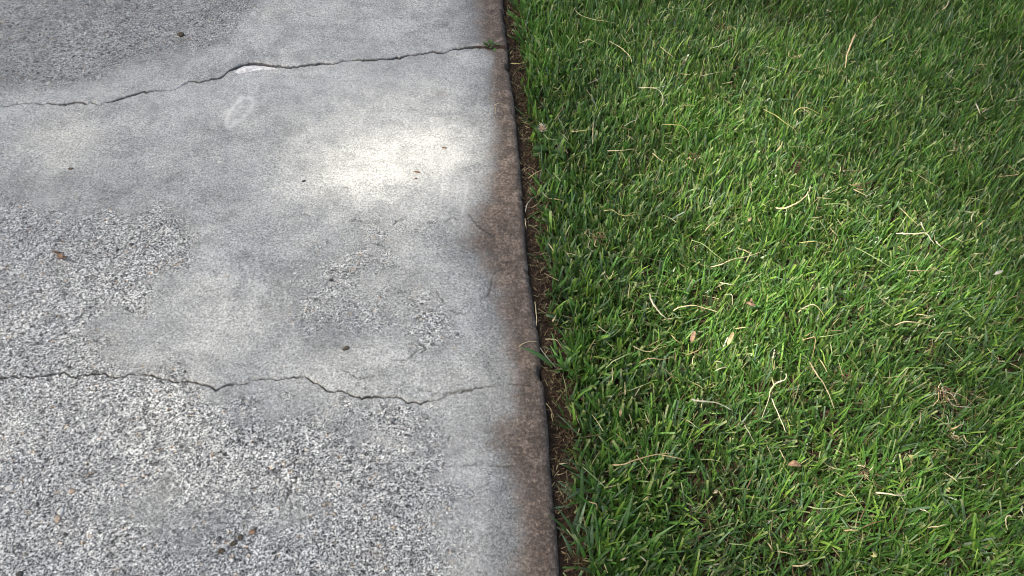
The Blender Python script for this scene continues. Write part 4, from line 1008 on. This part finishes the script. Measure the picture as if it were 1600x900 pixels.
def coarse_tuft(label, px, py, n, L, W, seed, heads=None, z=-0.022, tint=None):
    r = np.random.default_rng(seed); p = at(px, py, z)
    p[2] = float(soil_z(np.array([p[0]]), np.array([p[1]]))[0])
    root = tag(link('coarse_grass_tuft', None, None, None, p), label, 'grass tuft', 'coarse grass tufts beside the slab')
    for k in range(n):
        h = r.uniform(0, 2 * math.pi) if heads is None else math.radians(heads[k % len(heads)] + r.normal(0, 12))
        col = (DARK * 1.1 if r.random() < 0.5 else (MIDG if r.random() < 0.4 else BLUE * 1.1)) * r.uniform(0.8, 1.35)
        if tint is not None: col = np.array(tint) * r.uniform(0.8, 1.2)
        blade_obj('blade', root, (r.normal(0, 0.018), r.normal(0, 0.018), 0), h + r.normal(0, 0.35), r.uniform(0.25, 1.15), r.uniform(-0.1, 0.7), L * r.uniform(0.5, 1.05), W * r.uniform(0.55, 1.1), col, seed * 40 + k)
    return root
coarse_tuft('large coarse tuft of wide blades by the bottom of the slab edge', 935, 862, 26, 0.085, 0.0075, 61, [60, 85, 110, 40, 140, 75, 20, 170, 95, 125, 200, 0])
coarse_tuft('coarse tuft with flat dark blades pointing at the slab, under the forked tan straw', 930, 775, 24, 0.075, 0.0070, 62, [170, 185, 160, 200, 150, 120, 60, 215, 30, 100])
coarse_tuft('coarse tuft right of the slab, level with the lower crack', 925, 668, 16, 0.07, 0.006, 63, [120, 150, 100, 80, 170, 60, 200])
_rim = coarse_tuft('coarse tuft with a wide blade reaching over the concrete rim', 868, 578, 7, 0.055, 0.0065, 64, [172, 120, 80, 60, 100, 40])
blade_obj('blade', _rim, (-0.004, 0, 0.01), math.radians(165), 0.55, 1.15, 0.066, 0.009, DARK * 1.1, 4711)
coarse_tuft('coarse tuft of wide blades right of the dead straw tuft', 985, 405, 9, 0.07, 0.006, 65)
coarse_tuft('coarse dark tuft beside the broad leaved weed', 880, 330, 10, 0.065, 0.006, 66, [60, 90, 120, 30, 150])
coarse_tuft('coarse tuft of bright blades in the lower middle, under the broad grey blade', 1165, 690, 9, 0.065, 0.0055, 67)
coarse_tuft('coarse tuft with long wide blades near the bottom right corner', 1500, 815, 9, 0.075, 0.006, 68)
coarse_tuft('coarse bright tuft in the upper lawn, left of the tall tan blade', 1310, 112, 8, 0.07, 0.0065, 69, [90, 70, 110, 50, 130])

def leaf_blade(name, parent, root, head, lean, L, W, col, seed):
    r = np.random.default_rng(seed); n = 8; s = np.linspace(0, 1, n)
    hx, hy = math.cos(head), math.sin(head); V = []
    for t in s:
        th = lean + 0.5 * t
        c = np.array([hx * math.sin(th), hy * math.sin(th), math.cos(th)]) * L * t + np.array(root)
        w = W * 0.5 * (0.12 if t < 0.3 else math.sin(math.pi * min(1, (t - 0.22) / 0.8)) ** 0.7) * (1 + 0.2 * r.normal())
        sd = np.array([-hy, hx, 0])
        for q in (-1, -0.5, 0, 0.5, 1): V.append(c + sd * w * q + np.array([0, 0, abs(q) * w * 0.35]))
    me = np_mesh(name, V, grid_quads(n, 5)); cattr(me, 'tint', np.tile(col, (len(V), 1)))
    return link(name, me, M['coarse'], parent)
def weed(name, label, px, py, n, L, W, col, seed, z=-0.02, lean=(0.6, 1.2)):
    r = np.random.default_rng(seed); p = at(px, py, z)
    root = tag(link(name, None, None, None, p), label, 'weed')
    for k in range(n):
        leaf_blade('leaf', root, r.normal(0, 0.003, 3) * (1, 1, 0), 2 * math.pi * k / n + r.normal(0, 0.3), r.uniform(*lean), L * r.uniform(0.7, 1.15), W * r.uniform(0.8, 1.2), np.array(col) * r.uniform(0.8, 1.25), seed * 30 + k)
    return root
weed('broadleaf_weed', 'low broad leaved weed below the fluffy seed head beside the slab', 862, 238, 11, 0.040, 0.015, (0.060, 0.130, 0.030), 81)
weed('crack_sprout', 'small green sprout growing from the upper crack at the slab rim', 766, 74, 12, 0.017, 0.0065, (0.070, 0.14, 0.032), 82, -0.003, (0.3, 1.1))
coarse_tuft('small yellow green tuft at the foot of the tall tan blade', 1335, 140, 12, 0.055, 0.0065, 83, [90, 70, 110, 50, 130], tint=(0.15, 0.26, 0.035))

# fluffy seed head on a stalk
p = at(847, 201, 0.022)
sh = tag(link('seeding_flower', None, None, None, p), 'fluffy whitish seed head in the grass beside the upper slab edge', 'flower')
link('heart', stone_mesh(91, 0.006, 0.005, 0.005, 9), M['leaf_brown'], sh)
r = np.random.default_rng(92)
for k in range(60):
    dv = r.normal(0, 1, 3); dv[2] = abs(dv[2]) * 0.8; dv /= np.linalg.norm(dv)
    a = dv * 0.003; b = dv * r.uniform(0.008, 0.013)
    v, q, t = tube(np.array([a, (a + b) / 2 + r.normal(0, 0.0008, 3), b]), 0.0013, 900 + k, 0.7, 4, 0.2)
    link('tuft_hair', np_mesh('tuft_hair', v, q, t), M['white' if k % 4 else 'grey'], sh)
l = stem_line('A', [(268, 815), (300, 845), (360, 852)], 0.014, 0.0)
v, q, t = tube(l - p, 0.003, 95)
link('stalk', np_mesh('stalk', v, q, t), M['green'], sh)

# ------------------------------------------------------------------ unseen tree to the left, its crown shaped to place sun and shade
TREE_Z = 10.5
def shade_tree():
    r = np.random.default_rng(5)
    k0 = TREE_Z / TO_SUN[2]
    cc = np.array([0.35, 1.0, 0]) + TO_SUN * k0
    base = np.array([cc[0] - 2.2, cc[1] - 1.3, -0.16])
    root = tag(link('shade_tree', None, None, None, base), 'tall leafy shade tree standing left of the driveway out of view', 'tree')
    trunk = smooth_line([(0, 0, 0), (0.05, -0.05, 1.5), (0.1, -0.15, 3.6), (0.25, -0.3, 6.4), (0.2, -0.3, 10.2)], 5)
    v, q, t = tube(trunk, 0.62, 1, 1.0, 12, 0.6)
    link('trunk', np_mesh('trunk', v, q, t), M['bark'], root)
    for k in range(9):
        a = math.atan2(-1.0, -1.6) + (k - 4) * 0.34
        st = trunk[int(len(trunk) * (0.5 + 0.05 * (k % 7)))]
        e = (cc - base) + np.array([math.cos(a) * 2.2, math.sin(a) * 1.9, r.uniform(-0.3, 0.7)])
        # limbs kept to the trunk side to hold their shadows off the view
        v, q, t = tube(smooth_line([st, (st + e) / 2 + np.array([0, 0, 0.5]), e], 6), 0.09, 20 + k, 1.0, 7, 0.8)
        link('limb', np_mesh('limb', v, q, t), M['bark'], root)
    # leaves: smaller or larger to set the sun patches on the ground
    cell = 0.022
    gx, gy = np.meshgrid(np.arange(-2.6, 3.2, cell), np.arange(-1.6, 3.6, cell))      # where the sun ray through the leaf meets the lawn plane
    gx = gx.ravel() + r.uniform(-0.5, 0.5, gx.size) * cell * 1.6; gy = gy.ravel() + r.uniform(-0.5, 0.5, gy.size) * cell * 1.6
    n = len(gx)
    rad = ((gx - 0.3) / 2.9) ** 2 + ((gy - 1.0) / 2.6) ** 2
    tau = np.full(n, 1.0)
    for (px, py, rx, ry, s) in GAPS:
        tau = tau - s * blob(gx, gy, px, py, rx, ry)
    for (px, py, rx, ry, s) in DENSE:
        tau = tau + s * blob(gx, gy, px, py, rx, ry)
    tau = np.clip(tau, 0, 2)
    keep = (rad < 1) & (tau > 0.04)
    gx, gy, tau = gx[keep], gy[keep], tau[keep]; n = len(gx)
    zz = TREE_Z + r.normal(0, 0.55, n)
    c = np.stack([gx, gy, np.zeros(n)], -1) + TO_SUN[None, :] * (zz / TO_SUN[2])[:, None]
    nrm = r.normal(0, 0.55, (n, 3)) + TO_SUN; nrm /= np.linalg.norm(nrm, axis=1)[:, None]
    a = np.cross(nrm, r.normal(0, 1, (n, 3))); a /= np.linalg.norm(a, axis=1)[:, None]
    b = np.cross(nrm, a)
    L = (0.0275 * np.sqrt(tau) * r.uniform(0.75, 1.25, n))[:, None]
    shape = [(-1, 0), (-0.35, 0.55), (0.35, 0.5), (1, 0), (0.35, -0.5), (-0.35, -0.55)]
    V = np.stack([c + a * L * u + b * L * w + nrm * L * 0.15 * abs(w) for u, w in shape], 1)
    i = np.arange(n * 6).reshape(n, 6)
    Q = np.concatenate([i[:, [0, 1, 2, 3]], i[:, [0, 3, 4, 5]]])
    me = np_mesh('crown', (V - base).reshape(-1, 3), Q)
    cattr(me, 'tint', np.repeat(np.array([0.05, 0.11, 0.025]) * r.uniform(0.7, 1.4, (n, 1)), 6, 0))
    o = link('crown', me, M['crown'], root); o['kind'] = 'stuff'
    print('tree leaves', n)
GAPS = [(600, 248, 155, 70, 0.66), (520, 285, 100, 40, 0.28), (690, 210, 90, 70, 0.25),  # crown openings placed where sun should fall
        (1180, 300, 240, 220, 0.52), (1130, 560, 170, 160, 0.42), (1470, 420, 140, 160, 0.42), (1350, 790, 260, 120, 0.38), (1020, 80, 150, 90, 0.32), (1300, 100, 140, 90, 0.30),
        (1250, 450, 480, 440, 0.38), (250, 560, 420, 260, 0.30), (560, 700, 200, 200, 0.1)]
DENSE = [(120, 50, 240, 60, 0.30), (1560, 80, 160, 110, 0.12), (760, 420, 50, 160, 0.2), (740, 40, 70, 60, 0.3), (900, 680, 90, 260, 0.28), (880, 300, 50, 160, 0.2)]  # thicker leaves placed where shade should fall
shade_tree()
